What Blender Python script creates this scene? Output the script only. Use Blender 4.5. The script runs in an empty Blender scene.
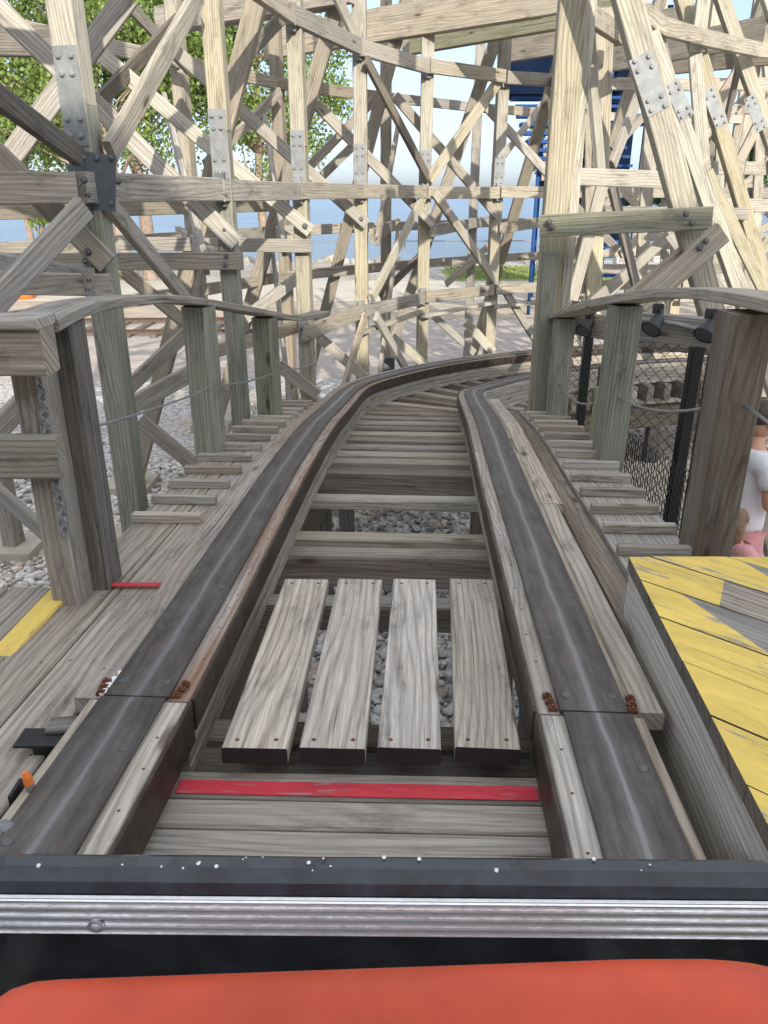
import bpy, bmesh, math, random
from mathutils import Vector, Matrix, noise
random.seed(7)
R = math.radians
C = bpy.context.scene.collection
H = 1.07; FP = 765.0; PIT = R(22.5); CP, SP = math.cos(PIT), math.sin(PIT)
GZ = -1.90; KS = 1.104                                    # level of the ground below the rails

# ------------------------------------------------------------------ helpers
def A(u, v, y):
    """world point whose bearing was measured at (u, v) and that stands y metres ahead"""
    dv = (512 - v) / FP
    d = y / (CP + dv * SP)
    return Vector(((u - 384) / FP * d, y, H + d * (dv * CP - SP)))
def Zp(u, v, z):
    dv = (512 - v) / FP
    k = dv * CP - SP
    d = (z - H) / k
    return Vector(((u - 384) / FP * d, d * (CP + dv * SP), z))

def tag(o, label, cat=None, group=None, kind=None):
    if label: o['label'] = label
    if cat: o['category'] = cat
    if group: o['group'] = group
    if kind: o['kind'] = kind
    return o
def thing(name, label, cat, loc=(0, 0, 0), group=None, rz=0):
    o = bpy.data.objects.new(name, None); C.objects.link(o)
    o.location = loc; o.rotation_euler = (0, 0, rz); o.empty_display_size = .1
    return tag(o, label, cat, group)
def base_loc(p):
    loc = Vector((0, 0, 0)); q = p
    while q is not None:
        loc += q.location; q = q.parent
    return loc
class M:
    """collects vertices and faces with uv and builds ONE mesh object"""
    def __init__(s): s.v = []; s.f = []; s.uv = []; s.mi = []; s.sm = []
    def add(s, vs, fs, uvs=None, mi=0, sm=False):
        n = len(s.v); s.v += [tuple(p) for p in vs]
        for k, f in enumerate(fs):
            s.f.append([n + i for i in f]); s.mi.append(mi); s.sm.append(sm)
            s.uv.append(uvs[k] if uvs else [(0, 0)] * len(f))
        return s
    def box(s, c, d, rz=0, mi=0, off=None):
        c = Vector(c); hx, hy, hz = d[0]/2, d[1]/2, d[2]/2
        rot = Matrix.Rotation(rz, 3, 'Z')
        P = [c + rot @ Vector((x*hx, y*hy, z*hz)) for x in (-1, 1) for y in (-1, 1) for z in (-1, 1)]
        fs = [(0,1,3,2),(4,6,7,5),(0,4,5,1),(2,3,7,6),(0,2,6,4),(1,5,7,3)]
        o = off or (random.random()*50, random.random()*50)
        ax = 0 if d[0] >= max(d[1], d[2]) else (1 if d[1] >= d[2] else 2)
        uvs = []
        L = [Vector((x*hx, y*hy, z*hz)) for x in (-1, 1) for y in (-1, 1) for z in (-1, 1)]
        for f in fs:
            oth = [i for i in range(3) if i != ax]
            uvs.append([(L[i][ax] + o[0], L[i][oth[0]] + L[i][oth[1]] + o[1]) for i in f])
        return s.add(P, fs, uvs, mi)
    def sweep(s, path, sec, n=None, rand=True, lat=False, caps=True, mi=0, sm=False, ups=None):
        """sec: list of (a, b): a along side, b along the normal n"""
        path = [Vector(p) for p in path]; m = len(path); k = len(sec)
        ou, ov = (random.random()*60, random.random()*60) if rand else (0, 0)
        per = [0]
        for i in range(k):
            q0, q1 = sec[i], sec[(i+1) % k]; per.append(per[-1] + math.hypot(q1[0]-q0[0], q1[1]-q0[1]))
        vs = []; us = [0]
        for i in range(m):
            if i: us.append(us[-1] + (path[i]-path[i-1]).length)
            t = (path[min(i+1, m-1)] - path[max(i-1, 0)]).normalized()
            if ups is not None: nn = Vector(ups[i])
            elif n is not None: nn = Vector(n)
            else:
                nn = t.cross(Vector((0, 0, 1)))
                if nn.length < .15: nn = Vector((0, -1, 0))
            nn = (nn - t*nn.dot(t)).normalized(); sd = t.cross(nn).normalized()
            for a, b in sec: vs.append(path[i] + sd*a + nn*b)
        fs, uvs = [], []
        for i in range(m-1):
            for j in range(k):
                j2 = (j+1) % k
                fs.append((i*k+j, i*k+j2, (i+1)*k+j2, (i+1)*k+j))
                if lat: v0, v1 = sec[j][0], sec[j2][0]
                else: v0, v1 = per[j], per[j+1]
                uvs.append([(us[i]+ou, v0+ov), (us[i]+ou, v1+ov), (us[i+1]+ou, v1+ov), (us[i+1]+ou, v0+ov)])
        if caps:
            for e, i in ((0, 0), (1, m-1)):
                f = list(range(i*k, i*k+k))
                if e == 0: f = f[::-1]
                fs.append(tuple(f)); uvs.append([(us[i]+ou+sec[q % k][0]*.3, ov+sec[q % k][1]+sec[q % k][0]) for q in f])
        return s.add(vs, fs, uvs, mi, sm)
    def tube(s, path, r, seg=8, mi=0, sm=True):
        sec = [(math.cos(t*2*math.pi/seg)*r, math.sin(t*2*math.pi/seg)*r) for t in range(seg)]
        return s.sweep(path, sec, mi=mi, sm=sm)
    def disc(s, p, nrm, r, h, seg=8, mi=0, dome=.6):
        p = Vector(p); nrm = Vector(nrm).normalized()
        a = nrm.orthogonal().normalized(); b = nrm.cross(a)
        vs = [p + (a*math.cos(t)+b*math.sin(t))*r for t in [i*2*math.pi/seg for i in range(seg)]]
        vs += [q + nrm*h*.6 for q in vs]
        vs += [p + nrm*h + (vs[i]-p)*dome for i in range(seg)]
        fs = []
        for L in (0, 1):
            for i in range(seg):
                j = (i+1) % seg; fs.append((L*seg+i, L*seg+j, (L+1)*seg+j, (L+1)*seg+i))
        fs.append(tuple(range(2*seg, 3*seg)))
        return s.add(vs, fs, None, mi)
    def build(s, name, mats, parent=None, label=None):
        me = bpy.data.meshes.new(name)
        loc = base_loc(parent) if parent else Vector((0, 0, 0))
        me.from_pydata([(a-loc.x, b-loc.y, c-loc.z) for a, b, c in s.v], [], s.f)
        uvl = me.uv_layers.new(name='UVMap')
        flat = [c for f in s.uv for p in f for c in p]
        uvl.data.foreach_set('uv', flat)
        if not isinstance(mats, (list, tuple)): mats = [mats]
        for m_ in mats: me.materials.append(m_)
        me.polygons.foreach_set('material_index', s.mi)
        me.polygons.foreach_set('use_smooth', s.sm)
        me.validate(); me.update()
        bm = bmesh.new(); bm.from_mesh(me); bmesh.ops.recalc_face_normals(bm, faces=bm.faces); bm.to_mesh(me); bm.free()
        o = bpy.data.objects.new(name, me); C.objects.link(o)
        if parent: o.parent = parent
        if label: o['label'] = label
        return o
def rect(w, t, c=.005):
    a, b = w/2, t/2; c = min(c, a*.4, b*.4)
    return [(-a+c, -b), (a-c, -b), (a, -b+c), (a, b-c), (a-c, b), (-a+c, b), (-a, b-c), (-a, -b+c)]
def seg_path(p, q, n=2): return [Vector(p).lerp(Vector(q), i/(n-1)) for i in range(n)]
def timber(name, p, q, w, t, mat, parent, n=None, label=None):
    return M().sweep([p, q], rect(w, t), n=n).build(name, mat, parent, label)

# ------------------------------------------------------------------ materials
def mat_new(name):
    m = bpy.data.materials.new(name); m.use_nodes = True
    nt = m.node_tree; b = nt.nodes['Principled BSDF']
    return m, nt, b
def N(nt, typ, **kw):
    n = nt.nodes.new(typ)
    for k, v in kw.items():
        if k.startswith('i_'): n.inputs[k[2:].replace('_', ' ')].default_value = v
        else: setattr(n, k, v)
    return n
def ramp(nt, src, stops, interp='LINEAR'):
    r = nt.nodes.new('ShaderNodeValToRGB'); cr = r.color_ramp; cr.interpolation = interp
    while len(cr.elements) > 1: cr.elements.remove(cr.elements[-1])
    cr.elements[0].position, cr.elements[0].color = stops[0][0], (*stops[0][1], 1)
    for p, c in stops[1:]:
        e = cr.elements.new(p); e.color = (*c, 1)
    nt.links.new(src, r.inputs[0]); return r.outputs[0]
def mixc(nt, f, a, b, mode='MIX'):
    m = nt.nodes.new('ShaderNodeMix'); m.data_type = 'RGBA'; m.blend_type = mode
    for sck, val in ((m.inputs[0], f), (m.inputs[6], a), (m.inputs[7], b)):
        if hasattr(val, 'is_output'): nt.links.new(val, sck)
        elif isinstance(val, (int, float)): sck.default_value = val
        else: sck.default_value = (*val, 1)
    return m.outputs[2]
def math_(nt, op, a, b=None, c=None):
    m = nt.nodes.new('ShaderNodeMath'); m.operation = op
    for i, val in enumerate((a, b, c)):
        if val is None: continue
        if hasattr(val, 'is_output'): nt.links.new(val, m.inputs[i])
        else: m.inputs[i].default_value = val
    return m.outputs[0]
def uvmap(nt, sx, sy, useobj=False):
    tc = nt.nodes.new('ShaderNodeTexCoord'); mp = nt.nodes.new('ShaderNodeMapping')
    mp.inputs['Scale'].default_value = (sx, sy, 1)
    nt.links.new(tc.outputs['UV'], mp.inputs[0]); return mp.outputs[0]
def noise_(nt, vec, scale=1, detail=4, rough=.6, dist=0):
    n = N(nt, 'ShaderNodeTexNoise'); n.inputs['Scale'].default_value = scale
    n.inputs['Detail'].default_value = detail; n.inputs['Roughness'].default_value = rough
    n.inputs['Distortion'].default_value = dist
    if vec is not None: nt.links.new(vec, n.inputs['Vector'])
    return n.outputs[0]

def wood(name, dark, light, grey=.5, tone=.18, crack=1.0, stain=None, paint=None):
    m, nt, b = mat_new(name); L = nt.links.new
    g1 = noise_(nt, uvmap(nt, 1.6, 62), 1, 7, .74, .3)
    g2 = noise_(nt, uvmap(nt, 4.5, 210), 1, 5, .75)
    big = noise_(nt, uvmap(nt, .9, 3.6), 1, 4, .6)
    # growth rings cut at a slant: long arches of thin dark lines
    tcw_ = N(nt, 'ShaderNodeTexCoord'); sw_ = N(nt, 'ShaderNodeSeparateXYZ'); L(tcw_.outputs['UV'], sw_.inputs[0])
    nl = noise_(nt, uvmap(nt, .75, 3.4), 1, 2, .45)
    ph = math_(nt, 'ADD', math_(nt, 'MULTIPLY', sw_.outputs['Y'], 300), math_(nt, 'MULTIPLY', nl, 62))
    ring = math_(nt, 'ADD', math_(nt, 'MULTIPLY', math_(nt, 'SINE', ph), .5), .5)
    ringc = ramp(nt, ring, [(.0, (1.06,1.06,1.06)), (.6, (1,1,1)), (.96, (.66,.62,.57))])
    f = math_(nt, 'ADD', math_(nt, 'MULTIPLY', g1, .60), math_(nt, 'MULTIPLY', g2, .40))
    mid = tuple((a+c)/2 for a, c in zip(dark, light))
    col = ramp(nt, f, [(.34, dark), (.485, mid), (.62, light)])
    col = mixc(nt, .75, col, ringc, 'MULTIPLY')
    # large weathering
    gr = sum(mid)/3; col = mixc(nt, math_(nt, 'MULTIPLY', ramp(nt, big, [(.38, (0,0,0)), (.62, (1,1,1))]), .55*grey*1.6), col, (gr*.96, gr*.88, gr*.75))
    blot = noise_(nt, uvmap(nt, 3.1, 11), 1, 6, .75, .4)
    col = mixc(nt, 1.0, col, ramp(nt, blot, [(.30, (.52,.50,.48)), (.47, (1,1,1)), (.70, (1.12,1.11,1.08))]), 'MULTIPLY')
    # knots
    vo = N(nt, 'ShaderNodeTexVoronoi'); vo.feature = 'F1'; L(uvmap(nt, 1.9, 6.5), vo.inputs['Vector']); vo.inputs['Scale'].default_value = 1
    kn = ramp(nt, vo.outputs['Distance'], [(.03, (.16,.11,.08)), (.075, (.38,.31,.25)), (.10, (.80,.76,.72)), (.15, (1,1,1))])
    col = mixc(nt, .8, col, kn, 'MULTIPLY')
    # splits along the grain
    cr = noise_(nt, uvmap(nt, .9, 95), 1, 3, .55, .25)
    crk = ramp(nt, cr, [(.305, (.22,.20,.18)), (.345, (1,1,1))])
    col = mixc(nt, .85*crack, col, crk, 'MULTIPLY')
    oi = N(nt, 'ShaderNodeObjectInfo')
    hs = N(nt, 'ShaderNodeHueSaturation'); hs.inputs['Saturation'].default_value = 1
    mr = N(nt, 'ShaderNodeMapRange'); mr.inputs[3].default_value = 1-tone; mr.inputs[4].default_value = 1+tone
    L(oi.outputs['Random'], mr.inputs[0]); L(mr.outputs[0], hs.inputs['Value'])
    mr2 = N(nt, 'ShaderNodeMapRange'); mr2.inputs[3].default_value = .5; mr2.inputs[4].default_value = .98
    L(math_(nt, 'FRACT', math_(nt, 'MULTIPLY', oi.outputs['Random'], 17.3)), mr2.inputs[0]); L(mr2.outputs[0], hs.inputs['Saturation'])
    L(col, hs.inputs['Color']); col = hs.outputs[0]
    rough = .86
    if stain:                                     # rust bled into the timber
        sn = noise_(nt, uvmap(nt, .9, 14), 1, 5, .7)
        col = mixc(nt, math_(nt, 'MULTIPLY', ramp(nt, sn, [(.42, (0,0,0)), (.62, (1,1,1))]), stain[1]), col, stain[0])
    if paint:
        pn = noise_(nt, uvmap(nt, 5, 60), 1, 6, .75); pn2 = noise_(nt, uvmap(nt, 4, 9), 1, 4, .6)
        w_ = ramp(nt, math_(nt, 'ADD', math_(nt, 'MULTIPLY', pn, .6), math_(nt, 'MULTIPLY', pn2, .4)), [(.40, (0,0,0)), (.46, (1,1,1))])
        pc = mixc(nt, 1, paint, ramp(nt, blot, [(.3, (.72,.72,.72)), (.6, (1.05,1.05,1.05))]), 'MULTIPLY')
        col = mixc(nt, math_(nt, 'MULTIPLY', w_, math_(nt, 'ADD', math_(nt, 'MULTIPLY', crk, .5), .5)), col, pc)
        rough = .7
    L(col, b.inputs['Base Color']); b.inputs['Roughness'].default_value = rough
    b.inputs['Specular IOR Level'].default_value = .25
    bp = N(nt, 'ShaderNodeBump'); bp.inputs['Strength'].default_value = .55; bp.inputs['Distance'].default_value = .004
    L(math_(nt, 'ADD', math_(nt, 'ADD', g1, math_(nt, 'MULTIPLY', g2, .5)), math_(nt, 'MULTIPLY', crk, .5)), bp.inputs['Height']); L(bp.outputs[0], b.inputs['Normal'])
    return m
W = {
 'grey':  wood('weathered_grey_wood', (.150,.122,.088), (.52,.45,.35), .55, .16, 1.1),
 'plank': wood('silver_plank_wood', (.205,.17,.13), (.65,.575,.46), .4, .12, 1.2),
 'pale':  wood('pale_smooth_wood', (.36,.32,.26), (.70,.64,.54), .5, .05, .4),
 'warm':  wood('warm_treated_wood', (.255,.225,.145), (.52,.475,.345), .25, .14, .8),
 'tan':   wood('tan_weathered_wood', (.18,.155,.115), (.47,.42,.325), .45, .16, 1.0),
 'green': wood('green_tinted_wood', (.13,.135,.08), (.37,.37,.25), .35, .13, .9),
 'dark':  wood('dark_old_wood', (.070,.056,.042), (.25,.21,.16), .4, .18, 1.0),
 'rail':  wood('rust_stained_wood', (.20,.155,.115), (.50,.43,.35), .3, .10, .8, stain=((.25,.11,.05), .7)),
 'edge':  wood('rail_board_wood', (.19,.155,.115), (.52,.455,.37), .4, .10, 1.0, stain=((.26,.16,.10), .3)),
 'tie':   wood('tie_wood', (.10,.08,.055), (.37,.32,.24), .5, .2, .8, stain=((.11,.06,.035), .5)),
 'yellow':wood('yellow_painted_wood', (.18,.155,.12), (.46,.42,.36), .4, .05, 1.0, paint=(.84,.61,.15)),
 'red':   wood('red_painted_wood', (.18,.16,.13), (.42,.39,.34), .4, .03, .6, paint=(.62,.055,.075)),
}
def simple(name, col, rough=.6, metal=0, vary=.25, scale=8, bump=0, spec=.5, coat=0):
    m, nt, b = mat_new(name); L = nt.links.new
    tc = N(nt, 'ShaderNodeTexCoord')
    n = noise_(nt, tc.outputs['Object'], scale, 5, .65)
    c = mixc(nt, 1, col, ramp(nt, n, [(.3, (1-vary,)*3), (.7, (1+vary*.6,)*3)]), 'MULTIPLY')
    L(c, b.inputs['Base Color']); b.inputs['Roughness'].default_value = rough; b.inputs['Metallic'].default_value = metal
    b.inputs['Specular IOR Level'].default_value = spec; b.inputs['Coat Weight'].default_value = coat
    if bump:
        bp = N(nt, 'ShaderNodeBump'); bp.inputs['Strength'].default_value = bump; bp.inputs['Distance'].default_value = .01
        L(n, bp.inputs['Height']); L(bp.outputs[0], b.inputs['Normal'])
    return m
def strap_mat():
    m, nt, b = mat_new('worn_rail_steel'); L = nt.links.new
    tc = N(nt, 'ShaderNodeTexCoord'); sp = N(nt, 'ShaderNodeSeparateXYZ'); L(tc.outputs['UV'], sp.inputs[0])
    wob = noise_(nt, uvmap(nt, 2.2, 0), 1, 3, .6)
    lat = math_(nt, 'ABSOLUTE', math_(nt, 'ADD', sp.outputs['Y'], math_(nt, 'MULTIPLY', math_(nt, 'SUBTRACT', wob, .5), .03)))
    n1 = noise_(nt, uvmap(nt, 3, 40), 1, 6, .7); n2 = noise_(nt, uvmap(nt, 6, 16), 1, 7, .8); n4 = noise_(nt, uvmap(nt, 1.3, 2), 1, 4, .7)
    lat2 = math_(nt, 'ADD', lat, math_(nt, 'ADD', math_(nt, 'MULTIPLY', math_(nt, 'SUBTRACT', n1, .5), .018), math_(nt, 'MULTIPLY', math_(nt, 'SUBTRACT', n4, .5), .02)))
    stripe = ramp(nt, lat2, [(.0050, (1,1,1)), (.0075, (.35,.35,.35)), (.016, (.12,.12,.12)), (.03, (0,0,0))])
    col = ramp(nt, math_(nt, 'ADD', math_(nt, 'MULTIPLY', n1, .5), math_(nt, 'MULTIPLY', n2, .5)), [(.36, (.050,.044,.041)), (.50, (.098,.088,.082)), (.66, (.20,.178,.16))])
    rust = ramp(nt, n2, [(.56, (0,0,0)), (.70, (1,1,1))])
    col = mixc(nt, math_(nt, 'MULTIPLY', rust, .65), col, (.14,.075,.045))
    edge = ramp(nt, lat, [(.058, (0,0,0)), (.075, (1,1,1))])
    col = mixc(nt, math_(nt, 'MULTIPLY', edge, .45), col, (.06,.045,.038))
    col = mixc(nt, math_(nt, 'MULTIPLY', math_(nt, 'MULTIPLY', stripe, math_(nt, 'ADD', n4, .35)), .9), col, (.27,.265,.265))
    L(col, b.inputs['Base Color'])
    b.inputs['Metallic'].default_value = .4
    rg = math_(nt, 'SUBTRACT', math_(nt, 'ADD', .42, math_(nt, 'MULTIPLY', n2, .25)), math_(nt, 'MULTIPLY', stripe, .2)); L(rg, b.inputs['Roughness'])
    bp = N(nt, 'ShaderNodeBump'); bp.inputs['Strength'].default_value = .25; bp.inputs['Distance'].default_value = .003
    L(n2, bp.inputs['Height']); L(bp.outputs[0], b.inputs['Normal'])
    return m
MT = {
 'strap': strap_mat(),
 'side': simple('oily_side_steel', (.075,.055,.042), .5, .4, .6, 18, .3),
 'galv': simple('galvanised_steel', (.24,.25,.255), .6, .15, .30, 14, .15),
 'galv_dark': simple('dull_grey_steel', (.14,.155,.17), .5, .5, .25, 12, .15),
 'bolt': simple('grey_bolt_steel', (.16,.16,.16), .5, .7, .3, 30),
 'rust': simple('rusty_steel', (.17,.065,.035), .8, .2, .5, 40, .4),
 'black': simple('black_painted_steel', (.012,.012,.014), .35, 0, .3, 10),
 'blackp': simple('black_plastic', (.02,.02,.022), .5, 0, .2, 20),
 'wire': simple('zinc_wire', (.33,.34,.35), .45, .6, .2, 20),
 'bwire': simple('black_vinyl_wire', (.014,.014,.015), .5, 0, .2, 20),
 'conc': simple('pale_concrete', (.42,.38,.31), .9, 0, .25, 3, .3),
 'blue': simple('blue_painted_steel', (.018,.065,.20), .7, 0, .3, 2, spec=.2),
 'dblue': simple('dark_blue_panel', (.006,.013,.032), .9, 0, .3, 2, spec=.05),
 'white': simple('white_paint', (.75,.75,.74), .6, 0, .1, 3),
 'redp': simple('red_paint', (.6,.03,.03), .5, 0, .1, 3),
 'orange': simple('orange_plastic', (.85,.22,.04), .5, 0, .15, 8),
 'rock': simple('shore_rock', (.36,.32,.27), .9, 0, .4, 1.2, .5),
}

# ------------------------------------------------------------------ track centre line
KN = [(-.235,-1.8,.19),(-.163,-.5,.105),(-.091,.75,.036),(-.034,1.75,-.019),(.012,2.75,-.075),(.063,3.745,-.137),(.112,4.5,-.200),(.148,5.1,-.285),(.183,5.74,-.376),(.215,6.24,-.44),
      (.290,6.733,-.503),(.473,7.195,-.560),(.742,7.617,-.591),(1.059,8.0,-.615),(1.413,8.356,-.64),(1.79,8.68,-.664),(2.25,9.0,-.686),(2.85,9.3,-.70),(3.6,9.52,-.71),(4.6,9.62,-.72),(5.8,9.5,-.73),(7.0,9.2,-.74)]
def cr_spline(K, n=14):
    K = [Vector(k) for k in K]; out = []
    for i in range(len(K)-1):
        p0 = K[max(i-1, 0)]; p1 = K[i]; p2 = K[i+1]; p3 = K[min(i+2, len(K)-1)]
        for j in range(n):
            t = j/n
            out.append(.5*((2*p1)+(p2-p0)*t+(2*p0-5*p1+4*p2-p3)*t*t+(3*p1-p0-3*p2+p3)*t**3))
    out.append(K[-1]); return out
CLP = cr_spline(KN)
for _ in range(34):
    CLP = [CLP[0]] + [(CLP[i-1]+CLP[i]*2+CLP[i+1])/4 for i in range(1, len(CLP)-1)] + [CLP[-1]]
CLS = [0]
for i in range(1, len(CLP)): CLS.append(CLS[-1] + (CLP[i]-CLP[i-1]).length)
def cl(s):
    s = max(0, min(CLS[-1]-1e-4, s))
    lo = 0
    for i in range(len(CLS)-1):
        if CLS[i] <= s < CLS[i+1]: lo = i; break
    t = (s-CLS[lo])/(CLS[lo+1]-CLS[lo]); p = CLP[lo].lerp(CLP[lo+1], t)
    a = CLP[max(lo-1, 0)].lerp(CLP[lo], t) if lo else CLP[0]; bq = CLP[min(lo+1, len(CLP)-1)].lerp(CLP[min(lo+2, len(CLP)-1)], t)
    d = (bq-a).normalized(); h = Vector((d.x, d.y, 0)).normalized()
    return p, d, Vector((h.y, -h.x, 0))
def s_at_y(y):
    for i in range(len(CLP)-1):
        if CLP[i].y <= y < CLP[i+1].y: return CLS[i] + (CLS[i+1]-CLS[i])*(y-CLP[i].y)/(CLP[i+1].y-CLP[i].y)
    return CLS[-1]
def off(s, a, dz=0):
    p, d, r = cl(s); return p + r*a + Vector((0, 0, dz))
def line(s0, s1, a, dz=0, step=.12):
    n = max(2, int((s1-s0)/step)+1); return [off(s0+(s1-s0)*i/(n-1), a, dz) for i in range(n)]
UP = (0, 0, 1)
HG = .525
SJ = s_at_y(1.445); SE = CLS[-1]-.05

track = thing('coaster_track', 'wooden roller coaster track with worn steel rails running down and bending right', 'coaster track', (0, 0, GZ))
def rect_at(a0, a1, b0, b1, c=.003):
    return [(a0+c, b0), (a1-c, b0), (a1, b0+c), (a1, b1-c), (a1-c, b1), (a0+c, b1), (a0, b1-c), (a0, b0+c)]
for sd in (-1, 1):
    # sweep: side = t x n; with n = up the side points to the right
    for s0, s1, sh, near in ((0.02, SJ-.003, .006*(-1 if sd < 0 else 1), True), (SJ+.003, SE, 0, False)):
        cpath = line(s0, s1, sd*HG + sh)
        # laid in lengths with seams
        lens = []; s = s0
        while s < s1-.3:
            e = min(s + (1.9 if near else 2.35), s1)
            if s1 - e < .5: e = s1
            lens.append((s, e)); s = e + .003
        for a, e in lens:
            m = M().sweep(line(a, e, sd*HG+sh), rect_at(-.0765, .0765, -.010, 0, .002), n=UP, rand=False, lat=True)
            mb = m; q = a + .06; k = 0
            while q < min(e, SJ+6) - .02:
                for w_ in (-1, 1):
                    if (k % 2 == 0) == (w_ > 0) or q < a+.1 or q > e-.12:
                        mb.disc(off(q, sd*HG+sh+w_*.052, -.0005), (0, 0, 1), .0105, .003, 12, mi=1, dome=.8)
                q += .27; k += 1
            m.build('rail_strap', [MT['strap'], MT['bolt']], track)
        inn, out = -sd, sd
        # top timber of the laminated rail
        lo_i, hi_o = (.128, .105) if near else (.125, .150 if sd < 0 else .100)
        a0, a1 = sorted((inn*lo_i, out*hi_o))
        for (a, e) in lens:
            i0, i1 = sorted((inn*lo_i, inn*.002)); o0, o1 = sorted((inn*.0, out*hi_o))
            M().sweep(line(a, e, sd*HG+sh), rect_at(o0, o1, -.052, -.0115, .004), n=UP).build('rail_timber', W['edge' if not near or sd > 0 else 'plank'], track)
            mt_ = M().sweep(line(a, e, sd*HG+sh), rect_at(i0, i1, -.052, -.012, .004), n=UP); q = a+.05
            while q < min(e, SJ+5)-.02:
                mt_.disc(off(q, sd*HG+sh+inn*(.103+random.uniform(-.006, .006)), -.0118), (0, 0, 1), .0035, .0008, 6, mi=1)
                if not near and sd < 0: mt_.disc(off(q+.08, sd*HG+out*(.10+random.choice([0, .03])), -.0118), (0, 0, 1), .0035, .0008, 6, mi=1)
                q += random.uniform(.09, .2)
            mt_.build('rail_timber', [W['rail'] if not near and sd < 0 else W['edge' if not near else 'plank'], MT['rust']], track)
        a0, a1 = sorted((inn*(lo_i-.012), out*.09))
        for lay in range(4):
            z1 = -.054 - lay*.046; ii = lo_i-.012-(.0 if lay < 2 or not near else .02)
            a0, a1 = sorted((inn*ii, out*.09))
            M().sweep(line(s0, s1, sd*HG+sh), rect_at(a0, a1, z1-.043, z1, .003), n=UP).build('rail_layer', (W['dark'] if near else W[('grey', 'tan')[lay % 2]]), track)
        a0, a1 = sorted((inn*(lo_i+.002), inn*(lo_i+.011)))
        M().sweep(line(s0, s1, sd*HG+sh), rect_at(a0, a1, -.118 if near else -.088, -.006, .002), n=UP, rand=False).build('side_strap', MT['side'], track)
# wider outer boards on the far stretch
for y0_, y1_, w0, w1 in ((1.47, 2.95, .165, .19), (2.955, 4.7, .19, .20), (4.705, 6.0, .19, .19)):
    M().sweep(line(s_at_y(y0_), s_at_y(y1_), HG), rect_at(.103, w0, -.060, -.015, .004), n=UP).build('outer_board', W['plank'], track)
# ties
def tie(y, dz=-.215, w=.088, h=.19, half=.78, mat='tie', s=None):
    s = s if s is not None else s_at_y(y)
    p, d, r = cl(s); c = p + Vector((0, 0, dz-h/2)); sk = random.uniform(-.004, .004)
    M().sweep([c - r*half + Vector((0, sk, 0)), c + r*half], rect(h, w, .006), n=(d.x, d.y, 0)).build('tie', W[mat], track)
for y, h_, mt in ((1.50, .09, 'dark'), (1.62, .09, 'grey'), (2.40, .10, 'grey'), (2.87, .15, 'tie'), (3.05, .09, 'tan'), (3.60, .055, 'tan'), (4.10, .13, 'tie'), (4.36, .10, 'tan'), (4.56, .10, 'grey'), (4.82, .12, 'tan'), (5.12, .1, 'tie'), (5.4, .1, 'tan'), (5.68, .1, 'tie'), (5.96, .1, 'tan'), (6.24, .1, 'grey'), (6.5, .1, 'tie')): tie(y, h=h_, mat=mt)
s = s_at_y(6.7)
while s < SE: tie(0, s=s, mat=random.choice(['tie', 'tan'])); s += .3
for y0, y1, z in ((1.298, 1.385, -.15), (1.208, 1.293, -.15), (1.10, 1.203, -.15), (.99, 1.095, -.15), (.88, .985, -.15), (.6,.70,-.15), (.3,.4,-.15)):
    yc = (y0+y1)/2; p, d, r = cl(s_at_y(yc)); c = p + Vector((0, 0, z-.045))
    rr = Vector((r.x, -.028 if yc > 1 else r.y, 0)).normalized()
    M().sweep([c - rr*.66, c + rr*.66], rect(.09, y1-y0-.005, .006), n=(-rr.y, rr.x, 0)).build('tie', W['grey'] if yc>1.05 else W['dark'], track)
p, d, r = cl(s_at_y(1.325)); c = p + Vector((0, 0, -.1475)); rr = Vector((r.x, -.028, 0)).normalized()
M().sweep([c - rr*.40, c + rr*.395], [(-.021, -.001), (.021, -.001), (.021, .001), (-.021, .001)], n=UP).build('painted_line', W['red'], track, 'red line painted across the tie')
# rust clips at the joint
for sd in (-1, 1):
    for q in (-1, 1):
        mb = M()
        for k in range(3):
            a = sd*HG + q*(.090+.003*k); mb.box(off(SJ+.018+.024*k, a, -.006), (.020, .015, .009))
            mb.disc(off(SJ+.018+.024*k, a, -.001), (0, 0, 1), .0055, .006, 6)
        mb.build('joint_clip', MT['rust'], track)
mb = M()
for k in range(4): mb.box(off(SJ+.02+.028*k, -HG-.085+.004*k, -.006), (.018, .02, .008), rz=.3)
mb.build('shim', MT['white'], track)
# longitudinal support sills under the ties
for a in (-.62, .62):
    M().sweep(line(s_at_y(.4), SE, a, -.50, .2), rect_at(-.07, .07, -.24, -.0), n=UP).build('sill', W['dark'], track)
# short trestle legs of the low track
sx = s_at_y(1.2)
while sx < SE:
    for a in (-.62, .62):
        p = off(sx, a, -.74); timber('leg', p, (p.x, p.y, GZ-.02), .14, .14, W['dark'], track, n=(0, 1, 0))
    sx += 1.35

# four loose planks laid lengthwise between the rails
cover = thing('plank_cover', 'four pale planks nailed lengthwise between the rails as footboards', 'footboards', (0, 1.8, -.1))
for (xt, xb, wd, mt) in ((-.262, -.290, .148, 'plank'), (-.080, -.116, .148, 'plank'), (.103, .056, .142, 'plank'), (.296, .232, .146, 'tan')):
    a = Vector((xb, 1.375 - .0, -.092)); bq = Vector((xt, 2.30, -.150))
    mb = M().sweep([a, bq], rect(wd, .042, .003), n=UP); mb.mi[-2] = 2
    for e in (.035, .965):
        for k in (-.3, .3):
            c = a.lerp(bq, e); mb.disc((c.x+k*wd, c.y, c.z+.0212), (0,0,1), .0055, .001, 8, mi=1)
    mb.build('plank', [W[mt], MT['rust'], MT['blackp']], cover)

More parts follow.
